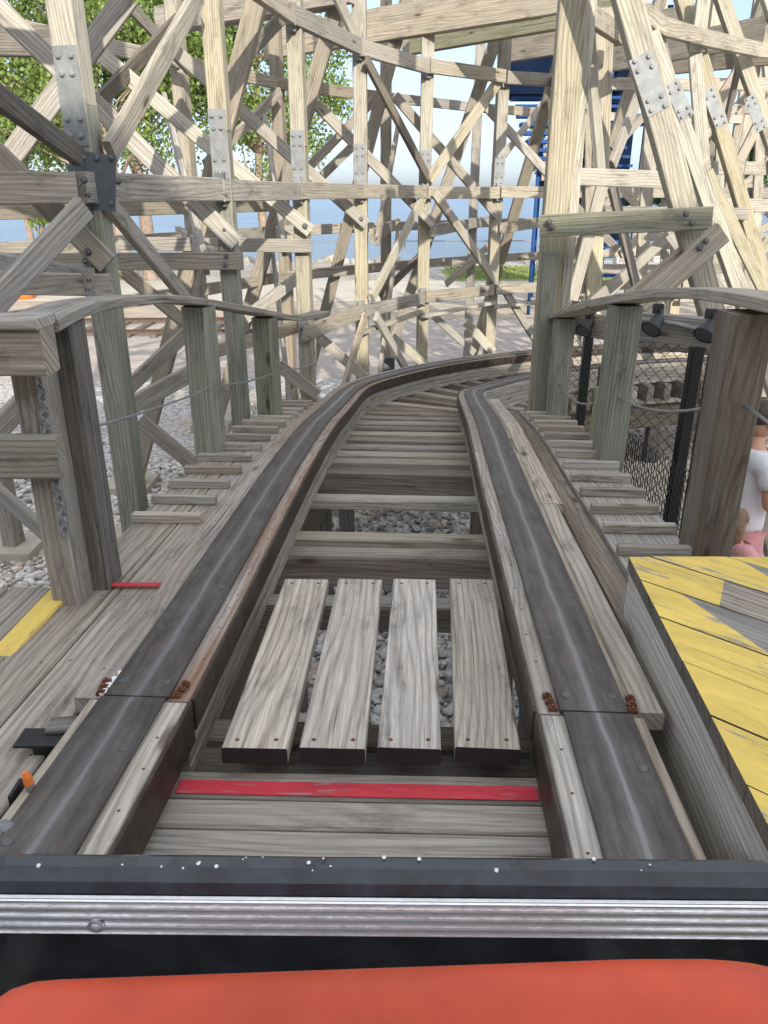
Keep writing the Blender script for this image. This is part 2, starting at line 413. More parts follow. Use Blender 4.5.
# ------------------------------------------------------------------ walkways either side
def walkway(sd, y0, y1, label, bands, ckl, cy0, n, cx):
    t = thing('walkway', label, 'walkway', (sd*.9, (y0+y1)/2, -.2))
    for (a0, a1, dz, mt, ys, ye) in bands:
        b0, b1 = sorted((sd*a0, sd*a1))
        s0, s1 = s_at_y(ys), s_at_y(ye)
        mt_ = M().sweep(line(s0, s1, 0, dz), rect_at(b0, b1, -.045, 0, .004), n=UP); q = s0+.1
        while q < s1:
            for f_ in (.2, .8): mt_.disc(off(q+random.uniform(-.01, .01), b0+(b1-b0)*f_, dz+.0002), (0, 0, 1), .0032, .0008, 6, mi=1)
            q += .4
        mt_.build('board', [W[mt], MT['black']], t)
    y = cy0
    for k in range(n):
        s = s_at_y(y); b0, b1 = cx
        p0, p1 = off(s, sd*b0, 0), off(s, sd*b1, 0); j = Vector((0, random.uniform(-.006, .006), 0))
        M().sweep([p0+Vector((0,0,.000))+j, p1-j], rect_at(-.018, .018, -.0645, -.027, .003), n=UP).build('cleat', W[random.choice(['grey', 'grey', 'plank'])], t)
        y += .232
    s = s_at_y(y0+.5)
    while s < s_at_y(y1):                          # joists
        p0, p1 = off(s, sd*.60, -.19), off(s, sd*(cx[1]+.06), -.19)
        timber('joist', p0, p1, .15, .045, W['dark'], t, n=(0, 1, 0)); s += .5
    return t
wl = walkway(-1, .1, 6.2, 'left side plank walkway with cleats nailed across its slope', [(.683, .835, -.066, 'grey', -.4, 6.0), (.84, 1.02, -.066, 'grey', -.4, 5.9)], 0, 2.78, 14, (.745, 1.02))
wr = walkway(1, 1.5, 5.6, 'right side plank walkway with cleats below the black chain-link fence', [(.735, .835, -.085, 'tie', 1.985, 5.6), (.84, 1.12, -.066, 'grey', 1.985, 5.6)], 0, 2.53, 13, (.84, 1.115))
M().box((-.84, 2.20, -.0995+.004), (.23, .026, .002)).build('red_mark', W['red'], wl, 'short red line painted across the boards')

# left boarding deck
deck = thing('boarding_deck', 'grey plank deck with one yellow painted board at the lower left', 'deck', (-1.4, 1, -.1))
dirL = Vector((math.sin(R(3.1)), math.cos(R(3.1)), -.058))
def deck_board(x0, w, mt, z=-.062, y0=-.6, y1=2.17):
    pa = Vector((x0 + (y0-1)*math.tan(R(3.1)), y0, z - (y0-1)*.0)); pb = Vector((x0 + (y1-1)*math.tan(R(3.1)), y1, z))
    M().sweep([pa, pb], rect_at(-w/2, w/2, -.04, 0, .004), n=UP).build('deck_board', W[mt], deck)
deck_board(-1.085+.0, .075, 'yellow', z=-.083)
xx = -1.195
for k in range(9): deck_board(xx, .13, random.choice(['grey', 'dark', 'grey']), z=-.088+random.uniform(-.002, .002)); xx -= .136
for y in (.3, 1.1, 2.05): timber('joist', (-2.4, y, -.21), (-.98, y, -.21), .15, .05, W['dark'], deck, n=(0, 1, 0))
for x in (-2.3, -1.2):
    for y in (.3, 2.05): timber('leg', (x, y, -.285), (x, y, GZ-.02), .14, .14, W['dark'], deck, n=(0, 1, 0))

# right platform with worn yellow boards
plat = thing('raised_platform', 'raised wooden platform of diagonal boards with worn yellow paint', 'platform', (1.3, 1.2, GZ))
h4 = math.tan(R(4.0)); EX = lambda y: .700 + (y-1.96)*h4
ZT = .12
dd = Vector((.73, -.68, 0)).normalized(); pn = Vector((.68, .73, 0)).normalized()
import itertools
def clip(poly, nrm, dist):
    out = []
    for i in range(len(poly)):
        a, b = poly[i], poly[(i+1) % len(poly)]; da = a.dot(nrm)-dist; db = b.dot(nrm)-dist
        if da >= 0: out.append(a)
        if (da >= 0) != (db >= 0): out.append(a.lerp(b, da/(da-db)))
    return out
e0 = Vector((EX(1.96), 1.96, 0)); edn = Vector((1, -h4, 0)).normalized()
PW = .150
start = e0.dot(pn)
for k in range(-4, 16):
    dmax = start + .035 - k*PW; dmin = dmax - PW + .005
    base = [Vector((0, -2, 0)), Vector((2.4, -2, 0)), Vector((2.4, 1.96, 0)), Vector((0, 1.96, 0))]
    pl = clip(base, edn, e0.dot(edn)-.004); pl = clip(pl, pn, dmin) if pl else []; pl = clip(pl, -pn, -dmax) if pl else []
    if len(pl) < 3: continue
    # paint ends along the board at a different length each time
    zs = ZT + random.uniform(-.0015, .0015); o2 = random.random()*30
    cut_n = Vector((1, .35 if k % 2 else -.5, 0)).normalized()
    cut = {-1: 1.0, 0: .875, 1: .83, 2: .96, 3: 99}.get(k, 99)
    pieces = []
    y_ = clip(pl, -cut_n, -(cut_n.dot(Vector((cut, 1.75 - .19*k, 0))))) if cut < 50 else pl
    g_ = clip(pl, cut_n, cut_n.dot(Vector((cut, 1.75 - .19*k, 0)))) if cut < 50 else []
    mb = M()
    for poly, mi in ((y_, 0), (g_, 1)):
        if len(poly) < 3: continue
        n_ = len(poly); vs = [(q.x, q.y, zs) for q in poly] + [(q.x, q.y, zs-.04) for q in poly]
        fs = [tuple(range(n_)), tuple(range(2*n_-1, n_-1, -1))] + [(i, n_+i, n_+(i+1) % n_, (i+1) % n_) for i in range(n_)]
        def uvp(i): q = poly[i % n_]; return (q.dot(dd)+o2, q.dot(pn)+o2*.7+(0 if i < n_ else .04))
        mb.add(vs, fs, [[uvp(i) for i in f] for f in fs], mi)
        for q_ in range(1, len(fs)): mb.mi[-q_] = 2
    mb.build('deck_board', [W['yellow'], W['grey'], W['dark']], plat)
def ed(y, dx=0): return Vector((EX(y)+dx, y, 0))
pa, pb = ed(1.945, .024), ed(.93, .024)
M().sweep([pa+Vector((0,0,ZT-.170)), pb+Vector((0,0,ZT-.170))], rect(.255, .05, .004), n=(1, -h4, 0)).build('side_beam', W['pale'], plat)
M().sweep([pa+Vector((.15,0,ZT-.195)), ed(-1.9, .18)+Vector((0,0,ZT-.195))], rect(.30, .045, .004), n=(1, -h4, 0)).build('side_beam', W['green'], plat)
M().sweep([ed(1.93, .06)+Vector((0,0,ZT-.2)), ed(1.93, .06)+Vector((1.6,0,ZT-.2))], rect(.30, .045, .004), n=(0,1,0)).build('end_beam', W['green'], plat)
for y in (1.85, .88, -.6):
    for x in (.86, 2.2): timber('leg', (x, y, ZT-.05), (x, y, GZ-.02), .14, .14, W['grey'], plat, n=(0, 1, 0))

# ------------------------------------------------------------------ handrails
def wire_path(pts, sag=0):
    out = []
    for i in range(len(pts)-1):
        a, b = Vector(pts[i]), Vector(pts[i+1])
        for j in range(8):
            t = j/8; q = a.lerp(b, t); q.z -= sag*4*t*(1-t); out.append(q)
    out.append(Vector(pts[-1])); return out
hl = thing('handrail', 'left handrail of square posts under a curving grey plank', 'handrail', (-.95, 3.6, -.3))
def post(x, y, z0, z1, w, t, mat, par, rot=0, name='post', label=None):
    return M().sweep([(x, y, z0), (x, y, z1)], rect(w, t, .006), n=(math.sin(rot), math.cos(rot), 0)).build(name, W[mat], par, label)
for (u, vb, y, w, t, mt, rot) in ((72, 585, 2.13, .085, .12, 'grey', .0), (101, 574, 2.24, .095, .12, 'dark', .0), (213, 470, 3.98, .125, .14, 'green', .25), (271, 428, 5.05, .125, .14, 'green', .3)):
    zt = {2.13: .745, 2.24: .735, 3.98: .555, 5.05: .345}[y]
    zb = -.9; x = A(u, vb, y).x
    post(x, y, zb, zt-.002, w, t, mt, hl, rot)
lp = [(-.925, 2.03, .755), (-.955, 2.4, .752), (-.965, 2.9, .712), (-.975, 3.45, .65), (-.945, 4.0, .565), (-.86, 4.5, .47), (-.775, 5.05, .362), (-.69, 5.6, .255), (-.60, 6.2, .18), (-.54, 6.7, .14)]
M().sweep(cr_spline(lp, 4), rect(.15, .034, .004), n=UP).build('top_rail', W['grey'], hl)
M().tube(wire_path([(-.99, 2.2, .40), (-.90, 3.98, .14), (-.72, 5.05, -.02), (-.62, 7.05, -.35)], .015), .005, 6).build('cable', MT['wire'], hl)

hr = thing('handrail', 'right handrail of thick square posts beside the black chain-link fence', 'handrail', (1.18, 3.8, -.3))
for (x, y, zt, w, t, mt, rot) in ((1.165, 2.52, .725, .138, .14, 'tie', .0), (1.185, 3.86, .575, .13, .14, 'green', -.1), (1.205, 5.22, .315, .12, .13, 'green', -.1)):
    post(x, y, -1.2, zt-.002, w, t, mt, hr, rot)
rp = [(1.28, .9, .72), (1.25, 1.6, .765), (1.215, 2.2, .77), (1.20, 2.8, .745), (1.19, 3.3, .69), (1.185, 3.86, .598), (1.19, 4.5, .48), (1.20, 5.2, .335), (1.20, 5.42, .28)]
M().sweep(cr_spline(rp, 4), rect(.16, .04, .004), n=UP).build('top_rail', W['grey'], hr)
M().tube(wire_path([(1.22, .8, .30), (1.18, 2.43, .435)], 0) + wire_path([(1.18, 2.6, .40), (1.19, 3.84, .12)], .05) + wire_path([(1.19, 3.9, .12), (1.20, 5.2, -.12)], .10), .006, 6).build('cable', MT['wire'], hr)
post(1.22, 4.2, -.9, .08, .09, .05, 'green', hr, .3); post(1.25, 5.45, -.9, .02, .08, .05, 'green', hr, .3)

# platform railing at the far left
pr = thing('platform_railing', 'two stacked grey beams of the platform railing at the left', 'railing', (-1.5, 1.98, .3))
ea, ec, el = A(50, 348, 1.98), A(50, 321, 1.98), A(62, 456, 2.02)
M().sweep([(-3.2, 1.94, ea.z), ea], rect(.128, .09, .006)).build('top_beam', W['grey'], pr)
M().sweep([(-3.2, 1.95, ec.z+.0), ec+Vector((-.01,.0,0))], rect(.025, .13, .004)).build('cap_board', W['plank'], pr)
M().sweep([(-3.2, 1.98, el.z), el], rect(.12, .05, .006)).build('lower_beam', W['tan'], pr)
post(-2.6, 2.03, -1.6, .73, .14, .1, 'grey', pr)
# hanging chain
ch = thing('hanging_chain', 'steel chain hanging from an eye on the left railing post', 'chain', tuple(A(38, 383, 2.03)))
p0 = A(38, 383, 2.035); nlink = 19
m = M()
for i in range(nlink):
    c = p0 + Vector((.002*math.sin(i*.9), -.0, -.0245*i)); pts = []
    for k in range(13):
        a = k*2*math.pi/12; lx, lz = .0105*math.cos(a), .0178*math.sin(a)
        pts.append(c + (Vector((lx, .004, lz)) if i % 2 else Vector((lx*.35, lx*.9, lz))))
    m.tube(pts, .0038, 6)
m.build('links', MT['galv'], ch)
m = M(); m.disc(p0+Vector((0, .02, .03)), (0, -1, 0), .016, .02, 10); m.build('eye_bolt', MT['galv'], ch)

# ------------------------------------------------------------------ trestle bents
FY = {1: 4.0, 2: 5.5, 3: 7.2, 4: 8.6, 5: 9.8, 6: 10.6}
PX = {1: -1.40, 2: -1.05, 3: -.72, 4: -.24, 5: .48, 6: 1.44, 7: 2.75, 8: 4.15, 9: 5.6}
PYY = dict(FY); PYY.update({7: 11.15, 8: 11.3, 9: 11.2})
bent_labels = {
 1: 'nearest left trestle bent, its post carrying a long zinc plate and dark node plate',
 2: 'second trestle bent from the left, post with zinc plate and green lower half',
 3: 'trestle bent whose pale post stands where the left handrail ends',
 4: 'trestle bent behind the outer rail, third post right of the left handrail',
 5: 'sunlit trestle bent in mid picture with four braces meeting at one node',
 6: 'sunlit trestle bent just left of the tall double post',
 7: 'far trestle bent seen just right of the tall double post',
 8: 'far trestle bent behind the leaning timbers at the right',
 9: 'far trestle bent at the right end of the curving row',
}
BENT = {i: thing('trestle_bent', bent_labels[i], 'trestle bent', (PX[i], PYY[i], GZ), 'bents of the curving trestle row') for i in PX}
PM = {1: 'green', 2: 'green', 3: 'warm', 4: 'warm', 5: 'warm', 6: 'warm', 7: 'tan', 8: 'warm', 9: 'tan'}
def bolts(par, pts, n=(0, -1, 0), r=.017, mat='bolt'):
    m = M()
    for p in pts: m.disc(p, n, r, .016, 8); m.disc(p, n, r*1.35, .003, 12, dome=.95)
    return m.build('bolt_pair' if len(pts) == 2 else 'bolt', MT[mat], par)
POSTW = {1: .125, 2: .118, 3: .125, 4: .135, 5: .14, 6: .135, 7: .14, 8: .14, 9: .14}; PT = {1: .115, 2: .115}
for i, b in BENT.items():
    x, y = PX[i], PYY[i]; rot = {1: .18, 2: .06, 3: .10, 4: .05, 5: 0, 6: -.1, 7: -.2, 8: -.1, 9: 0}[i]
    w = POSTW[i]; zl = .55 if i < 7 else .2
    # lower and upper lengths spliced under the plates
    pt = PT.get(i, .15); yc_ = y - .095 + pt/2; post(x, yc_, GZ-.05, zl+.9, w, pt, 'green' if i < 3 else PM[i], b, rot, 'post')
    post(x+(.004 if i!=1 else -.004), yc_+.002, zl+.902, 4.6, w, pt, 'warm', b, rot, 'post')
    nrm = Vector((-math.sin(rot), -math.cos(rot), 0)); side = Vector((math.cos(rot), -math.sin(rot), 0))
    plz0, plz1 = {1: (1.28, 1.68), 2: (1.17, 1.57), 3: (1.17, 1.57)}.get(i, (1.17, 1.55))
    c = Vector((x, yc_, 0)) + nrm*(pt/2+.003)
    pm = M().sweep([c+Vector((0,0,plz0)), c+Vector((0,0,plz1))], rect(w*.93, .006, .001), n=nrm)
    for k, zz in enumerate([plz0+.04, plz0+.11, plz1-.11, plz1-.04]):
        for s_ in (-1, 1): pm.disc(c+nrm*.003+side*s_*w*.25*(1 if k%2 else .8)+Vector((0,0,zz)), nrm, .013, .014, 8)
    pm.build('splice_plate', MT['galv'], b)
    # footing
    M().box((x, y, GZ+.02), (.5, .5, .2), rz=rot).build('footing', MT['conc'], b)
    for zc in (2.37, 1.10) + ((-.08,) if i > 2 else ()):
        bp_ = Vector((x, y-.178, zc)); bolts(b, [bp_+Vector((-.03, 0, .03)), bp_+Vector((.03, 0, -.03))], r=.012)
    # side block boards nailed under each chord end (dark stubs)
    for zc in (2.37, 1.1, -.08):
        if i <= 2 and zc < 0: continue
        M().box(Vector((x, y, zc+.0)) + nrm*.12, (w*.55, .05, .20), rz=-rot).build('node_plate', MT['galv_dark'] if i < 3 else MT['galv'], b)

def fp(i, z, fwd=.0): return Vector((PX[i], PYY[i]-.1-fwd, z))
# longitudinal chords, one length from each bent to the next
ch_w = {2.37: .14, 1.10: .135, -.08: .13}
for zc, lo in ((2.37, 1), (1.10, 1), (-.08, 3)):
    for i in range(lo, 9):
        a, c = fp(i, zc, .105), fp(i+1, zc, .105); dirc = (c-a).normalized()
        mt = {1: 'grey', 2: 'grey', 3: 'tan'}.get(i, 'tan')
        dz = Vector((0, 0, random.uniform(-.006, .006)))
        timber('chord', a + dirc*.02 + dz, c - dirc*.012 + dz, ch_w[zc], .06, W[mt], BENT[i])
timber('chord', (-3.4, 3.0, 1.1), fp(1, 1.1, .105)+Vector((.0, -.005, 0)), .135, .06, W['grey'], BENT[1])
timber('chord', (-3.6, 3.2, 2.37), fp(1, 2.37, .105), .14, .06, W['grey'], BENT[1])
for i in range(4, 9): timber('chord', fp(i, -.30, .12), fp(i+1, -.24, .12), .04, .09, W['warm'], BENT[i])

# batter posts, given by two sighted points each and carried down to the ground
def to_ground(p, q, z=GZ-.05): return p + (q-p)*((z-p.z)/(q.z-p.z))
KB = {2: (A(257, 0, 6.9), A(143, 450, 7.7)), 3: (A(338, 0, 8.7), A(240, 340, 9.8)), 4: (A(402, 17, 10.0), A(323, 320, 11.2)),
      5: (A(492, 50, 11.0), A(394, 340, 12.4)), 6: (A(549, 96, 11.8), A(500, 262, 13.2)), 7: (A(640, 60, 12.4), A(560, 300, 14.2)), 8: (A(735, 80, 12.4), A(660, 290, 14.2))}
REAR = {}
for i, (p, q) in KB.items():
    g = to_ground(p, q); top = p + (p-q).normalized()*1.2
    timber('batter_post', top, g, .15, .13, W['grey' if i < 4 else 'tan'], BENT[i], n=(0, 1, 0))
    M().box((g.x, g.y, GZ+.0), (.5, .5, .2)).build('footing', MT['conc'], BENT[i])
rear_xy = {1: (-3.3, 6.2), 2: A(182, 100, 8.6), 3: A(278, 100, 10.2), 4: A(386, 100, 11.6), 5: A(478, 100, 12.9), 6: A(560, 100, 13.9), 7: A(652, 100, 14.6), 8: A(742, 100, 14.8)}
for i, p in rear_xy.items():
    x, y = p[0], p[1]; REAR[i] = (x, y)
    post(x, y, GZ-.05, 4.4, .13, .15, random.choice(['tan', 'grey']), BENT[i], .2, 'rear_post')
    M().box((x, y, GZ+.0), (.45, .45, .2)).build('footing', MT['conc'], BENT[i])
for zc in (2.27, .95, .66, .12):
    for i in range(1, 8):
        if zc == .95 and i > 2: continue
        a = Vector((*REAR[i], zc)); c = Vector((*REAR[i+1], zc)); a.y -= .1; c.y -= .1
        timber('rear_chord', a, c, .125, .05, W[random.choice(['grey', 'tan'])], BENT[i])
# transverse ledgers of each bent (front post to rear post) and their diagonals
for i in range(1, 9):
    f = Vector((PX[i], PYY[i], 0)); r_ = Vector((*REAR[i], 0)); d_ = (r_-f).normalized(); nn = Vector((d_.y, -d_.x, 0))*.12
    if nn.y > 0: nn = -nn
    mt = ['grey', 'tan'][i % 2]
    for zc in (.68,):
        e = f - d_*.12 + Vector((0, 0, zc)) + nn; g = r_ + d_*.9 + Vector((0, 0, zc)) + nn
        timber('ledger', e, g, .135, .05, W[mt], BENT[i])
        if i < 5: bolts(BENT[i], [f + Vector((.01, 0, zc-.03)) + nn*1.25, f + Vector((-.01, 0, zc+.03)) + nn*1.25], n=nn)
    for z0, z1 in (((.62, 1.95), (-1.0, .55)) if 1 < i < 5 else ()):
        e = f + nn*1.4 + Vector((0, 0, z0)); g = r_ + nn*1.4 + Vector((0, 0, z1)); timber('cross_brace', e, g, .125, .045, W[mt if i > 3 else 'grey'], BENT[i])

# braces read off one by one: bent, start, end, width
BR = [
 (1, (-8, 92, 3.3), (84, 160, 3.93), .11, 'dark'), (1, (110, 152, 3.94), (199, -6, 5.2), .125, 'tan'),
 (1, (-30, 330, 3.2), (84, 207, 3.74), .125, 'grey'), (1, (108, 203, 3.94), (192, 306, 5.3), .115, 'grey'),
 (1, (-40, 118, 3.875), (108, 264, 3.875), .125, 'grey'), (1, (-10, 283, 3.86), (112, 285, 3.86), .125, 'grey'),
 (2, (-10, 0, 4.9), (236, 243, 5.36), .12, 'grey'), (2, (128, -4, 5.0), (-6, 180, 4.9), .13, 'grey'),
 (2, (-10, 262, 5.35), (243, 261, 5.36), .12, 'tan'), (3, (93, 48, 6.5), (310, 231, 7.05), .12, 'warm'),
 (3, (98, 243, 7.0), (312, 246, 7.05), .12, 'tan'), (4, (172, 48, 7.7), (366, 224, 8.45), .12, 'tan'),
 (4, (335, -8, 8.2), (357, 40, 8.46), .12, 'tan'), (4, (366, 60, 8.42), (428, 178, 9.62), .11, 'dark'),
 (5, (315, 103, 9.0), (433, 224, 9.62), .12, 'tan'), (6, (395, 96, 9.9), (497, 215, 10.42), .12, 'grey'),
 (7, (480, 100, 10.8), (550, 176, 11.1), .12, 'grey'), (5, (429, 180, 9.63), (498, 82, 10.42), .14, 'warm'),
 (5, (425, 193, 9.60), (372, 298, 8.42), .12, 'warm'), (5, (434, 192, 9.60), (495, 280, 10.42), .12, 'tan'),
 (4, (376, 316, 8.40), (411, 378, 9.5), .12, 'grey'), (4, (365, 316, 8.38), (340, 400, 7.5), .12, 'grey'),
 (6, (501, 284, 10.42), (538, 344, 11.0), .12, 'warm'), (4, (320, 338, 8.45), (368, 380, 8.45), .12, 'grey'),
 (3, (278, 365, 7.05), (318, 395, 7.05), .12, 'grey'), (2, (139, 420, 5.4), (200, 470, 5.4), .12, 'grey'),
 (5, (392, 337, 9.65), (428, 367, 9.65), .12, 'warm'), (6, (466, 322, 10.45), (493, 352, 10.45), .13, 'warm'),
 (6, (434, 316, 10.2), (474, 353, 10.45), .10, 'tan'), (2, (128, 388, 6.0), (195, 325, 6.6), .13, 'tan'),
 (2, (120, 412, 4.9), (200, 368, 5.3), .125, 'grey'), (3, (245, 318, 7.6), (300, 276, 8.0), .12, 'tan'),
 (3, (200, 356, 6.7), (312, 322, 7.3), .12, 'grey'), (1, (-6, 488, 4.2), (56, 542, 3.95), .12, 'grey'),
 (1, (-8, 436, 3.5), (40, 384, 3.7), .12, 'grey'), (3, (240, 62, 8.4), (285, 14, 8.9), .13, 'dark'),
 (2, (86, 115, 6.0), (178, 20, 7.4), .11, 'dark'), (2, (120, 268, 6.2), (184, 322, 6.6), .11, 'grey'),
 (4, (308, 168, 10.1), (374, 100, 10.6), .11, 'grey'), (4, (322, 176, 10.3), (392, 108, 11.0), .11, 'grey'),
 (3, (205, 165, 8.6), (280, 92, 9.9), .11, 'grey'), (2, (130, 6, 7.8), (190, 70, 8.3), .11, 'dark'),
 (6, (500, 160, 12.6), (552, 92, 13.3), .11, 'grey'), (5, (380, 296, 11.2), (426, 250, 11.8), .11, 'dark'),
 (6, (446, 284, 12.2), (492, 243, 12.8), .11, 'tan'),
]
for i, a, c, w, mt in BR: timber('brace', A(*a), A(*c), w*(.84 if i == 1 else .93), .042, W[mt], BENT[i])
for (i, u, v, y) in ((1, 65, 227, 3.705), (1, 88, 252, 3.849), (1, 88, 280, 3.832), (1, 88, 289, 3.832), (1, 85, 261, 3.849), (2, 224, 230, 5.32), (2, 220, 239, 5.32), (2, 226, 256, 5.31), (2, 225, 265, 5.31),
                     (1, 84, 180, 3.768), (1, 118, 181, 3.80), (3, 305, 226, 7.0), (4, 361, 219, 8.4)):
    bolts(BENT[i], [A(u, v, y)], r=.0125 if y < 6 else .018)
# heavy node plates of the nearest bent
np_ = M().sweep([A(97, 153, 3.893), A(97, 209, 3.893)], rect(.175, .008, .001), n=(0, 1, 0))
for u in (83, 97, 111):
    for v in (158, 203): np_.disc(A(u, v, 3.889), (0, -1, 0), .013, .014, 8)
np_.build('node_plate', MT['galv_dark'], BENT[1])

# upper stringers crossing over the bents
ZU = 2.85
for i, a, c, mt, hh in ((2, (158, 20), (352, -12), 'grey', .24), (4, (270, 44), (560, -6), 'grey', .33), (5, (412, 42), (640, 0), 'green', .27), (6, (512, 50), (700, 18), 'grey', .28), (7, (600, 62), (768, 30), 'grey', .30), (8, (660, 66), (800, 52), 'dark', .25)):
    p, q = Zp(a[0], a[1], ZU), Zp(c[0], max(c[1], -12), ZU)
    timber('stringer', p, q, hh, .09, W[mt], BENT[i])
    timber('stringer', p+Vector((-.1, .35, .0)), q+Vector((-.1, .35, 0)), hh*.8, .07, W['tan'], BENT[i])
timber('stringer', A(-20, 40, 6.4), A(70, 42, 6.6), .2, .08, W['dark'], BENT[1])

# ------------------------------------------------------------------ right side: tall double post and leaning bents
tp = thing('trestle_bent', 'tall double post right of the curve with its leaning timber and bolted ledger', 'trestle bent', (1.2, 5.45, GZ), 'bents right of the walkway')
post(1.135, 5.43, GZ-.05, 4.6, .165, .13, 'warm', tp, .06)
post(1.25, 5.47, GZ-.05, 4.6, .062, .13, 'warm', tp, .06)
post(1.105, 5.335, -.75, .72, .10, .05, 'green', tp, .0)
M().box((1.2, 5.5, GZ), (.6, .6, .2)).build('footing', MT['conc'], tp)
def lean(par, top, bot, y, w, mt, y2=None, t=.16, plate=None, ext=.8):
    p, q = A(*top, y), A(*bot, y2 or y); g = to_ground(p, q)
    w *= .80; t = .10; timber('batter_post', p+(p-q).normalized()*ext, g, w, t, W[mt], par, n=(0, 1, 0))
    M().box((g.x, g.y, GZ), (.5, .5, .2)).build('footing', MT['conc'], par)
    if plate:
        a, c = A(*plate[0], y-.054), A(*plate[1], y-.054); m = M().sweep([a, c], rect(w*.93, .006, .001), n=(0, 1, 0))
        ax = (c-a).normalized(); sd_ = ax.cross(Vector((0, 1, 0)))
        for e in (.07, .24, .76, .93):
            for s_ in (-1, 1): m.disc(a.lerp(c, e + .02*s_)+Vector((0, -.003, 0))+sd_*s_*w*.27, (0, -1, 0), .013, .014, 8)
        m.build('splice_plate', MT['galv'], par)
lean(tp, (627, 0), (708, 300), 5.0, .18, 'warm', plate=((640, 55), (659, 112)))
timber('ledger', A(540, 226, 5.12), A(712, 218, 4.85), .13, .06, W['green'], tp)
bolts(tp, [A(552, 227, 5.05), A(549, 222, 5.05)], r=.015); bolts(tp, [A(686, 214, 4.82), A(692, 223, 4.82)], r=.015)
timber('brace', A(640, 306, 4.7), A(722, 232, 4.76), .13, .05, W['grey'], tp); timber('brace', A(628, 304, 4.9), A(715, 230, 5.15), .13, .05, W['grey'], tp)
bolts(tp, [A(700, 248, 4.7), A(706, 241, 4.7)], r=.015)
timber('chord', A(553, 84, 10.8), A(585, 4, 6.0), .13, .06, W['tan'], tp)
timber('chord', A(575, 4, 5.7), A(620, 36, 7.3), .13, .06, W['tan'], tp)
timber('brace', A(589, 36, 7.2), A(600, 172, 7.4), .11, .05, W['tan'], tp)

rb = {}
for k, (lab, top, bot, y, plate) in enumerate((
    ('leaning trestle bent directly behind the big one, plate half hidden', (637, 0), (739, 290), 6.7, ((671, 82), (687, 118))),
    ('leaning trestle bent in the middle of the right hand group', (683, 0), (764, 280), 7.9, ((707, 88), (722, 126))),
    ('leaning trestle bent with square zinc plate at the right margin', (722, 0), (768, 133), 8.8, ((749, 96), (762, 130))),
    ('outermost leaning trestle bent mostly beyond the right margin', (775, 20), (812, 130), 9.4, None))):
    b = thing('trestle_bent', lab, 'trestle bent', (A(*bot, y).x, y, GZ), 'bents right of the walkway'); rb[k] = b
    lean(b, top, bot, y, .155, 'warm', plate=plate)
# curved upper chord and mid chord over the leaning bents
up = [A(640, 17, 6.6), A(658, 30, 7.0), A(700, 41, 7.8), A(752, 52, 8.7), A(800, 56, 9.3)]
for j in range(4): timber('chord', up[j]-Vector((0, .12, 0)), up[j+1]-Vector((0, .12, 0)), .125, .06, W['tan'], rb[min(j, 3)])
for k, a, c, w, mt in ((1, (690, 168, 7.75), (742, 168, 8.6), .14, 'tan'), (2, (743, 168, 8.6), (800, 170, 9.4), .14, 'tan'),
    (0, (565, 176, 6.55), (672, 180, 6.55), .14, 'tan'), (1, (600, 212, 8.0), (748, 214, 7.8), .12, 'tan'), (2, (690, 204, 8.7), (790, 206, 8.7), .14, 'grey'),
    (1, (704, -6, 7.7), (697, 52, 7.75), .13, 'warm'), (1, (695, 55, 7.75), (703, 162, 7.75), .13, 'warm'), (1, (706, 172, 7.7), (765, 292, 7.7), .13, 'warm'),
    (0, (655, 20, 6.9), (692, 160, 7.7), .10, 'tan'), (0, (605, 8, 7.6), (600, 175, 7.6), .17, 'tan'), (0, (640, 92, 8.0), (612, 165, 7.7), .13, 'tan'),
    (0, (602, 186, 7.5), (572, 300, 7.5), .12, 'warm'), (0, (612, 186, 7.5), (637, 290, 7.8), .11, 'dark'), (1, (652, 110, 9.0), (640, 290, 9.0), .15, 'tan'),
    (0, (596, 232, 8.4), (593, 330, 8.4), .17, 'warm'), (1, (690, 215, 8.6), (600, 300, 8.4), .12, 'warm'), (1, (716, 178, 8.5), (676, 222, 8.5), .12, 'tan'),
    (2, (758, 215, 8.4), (728, 262, 8.3), .13, 'warm'), (2, (768, 240, 8.3), (735, 290, 8.2), .13, 'tan'), (0, (672, 232, 6.6), (718, 292, 6.5), .15, 'tan'),
    (2, (740, 60, 9.2), (724, 130, 9.4), .12, 'dark'), (2, (700, 130, 9.6), (745, 60, 9.6), .12, 'grey'), (1, (664, 150, 9.5), (716, 210, 9.4), .11, 'tan'),
    (3, (775, 90, 9.6), (735, 170, 9.6), .12, 'tan'), (1, (655, 300, 6.3), (700, 250, 6.2), .13, 'tan'), (0, (560, 330, 8.0), (640, 262, 8.2), .12, 'tan'),
    (3, (772, 268, 9.3), (705, 268, 9.6), .13, 'tan'), (2, (705, 232, 9.7), (780, 320, 9.2), .12, 'warm')):
    timber('brace' if abs(a[1]-c[1]) > 20 else 'chord', A(*a), A(*c), w*.9, .045, W[mt], rb[k])
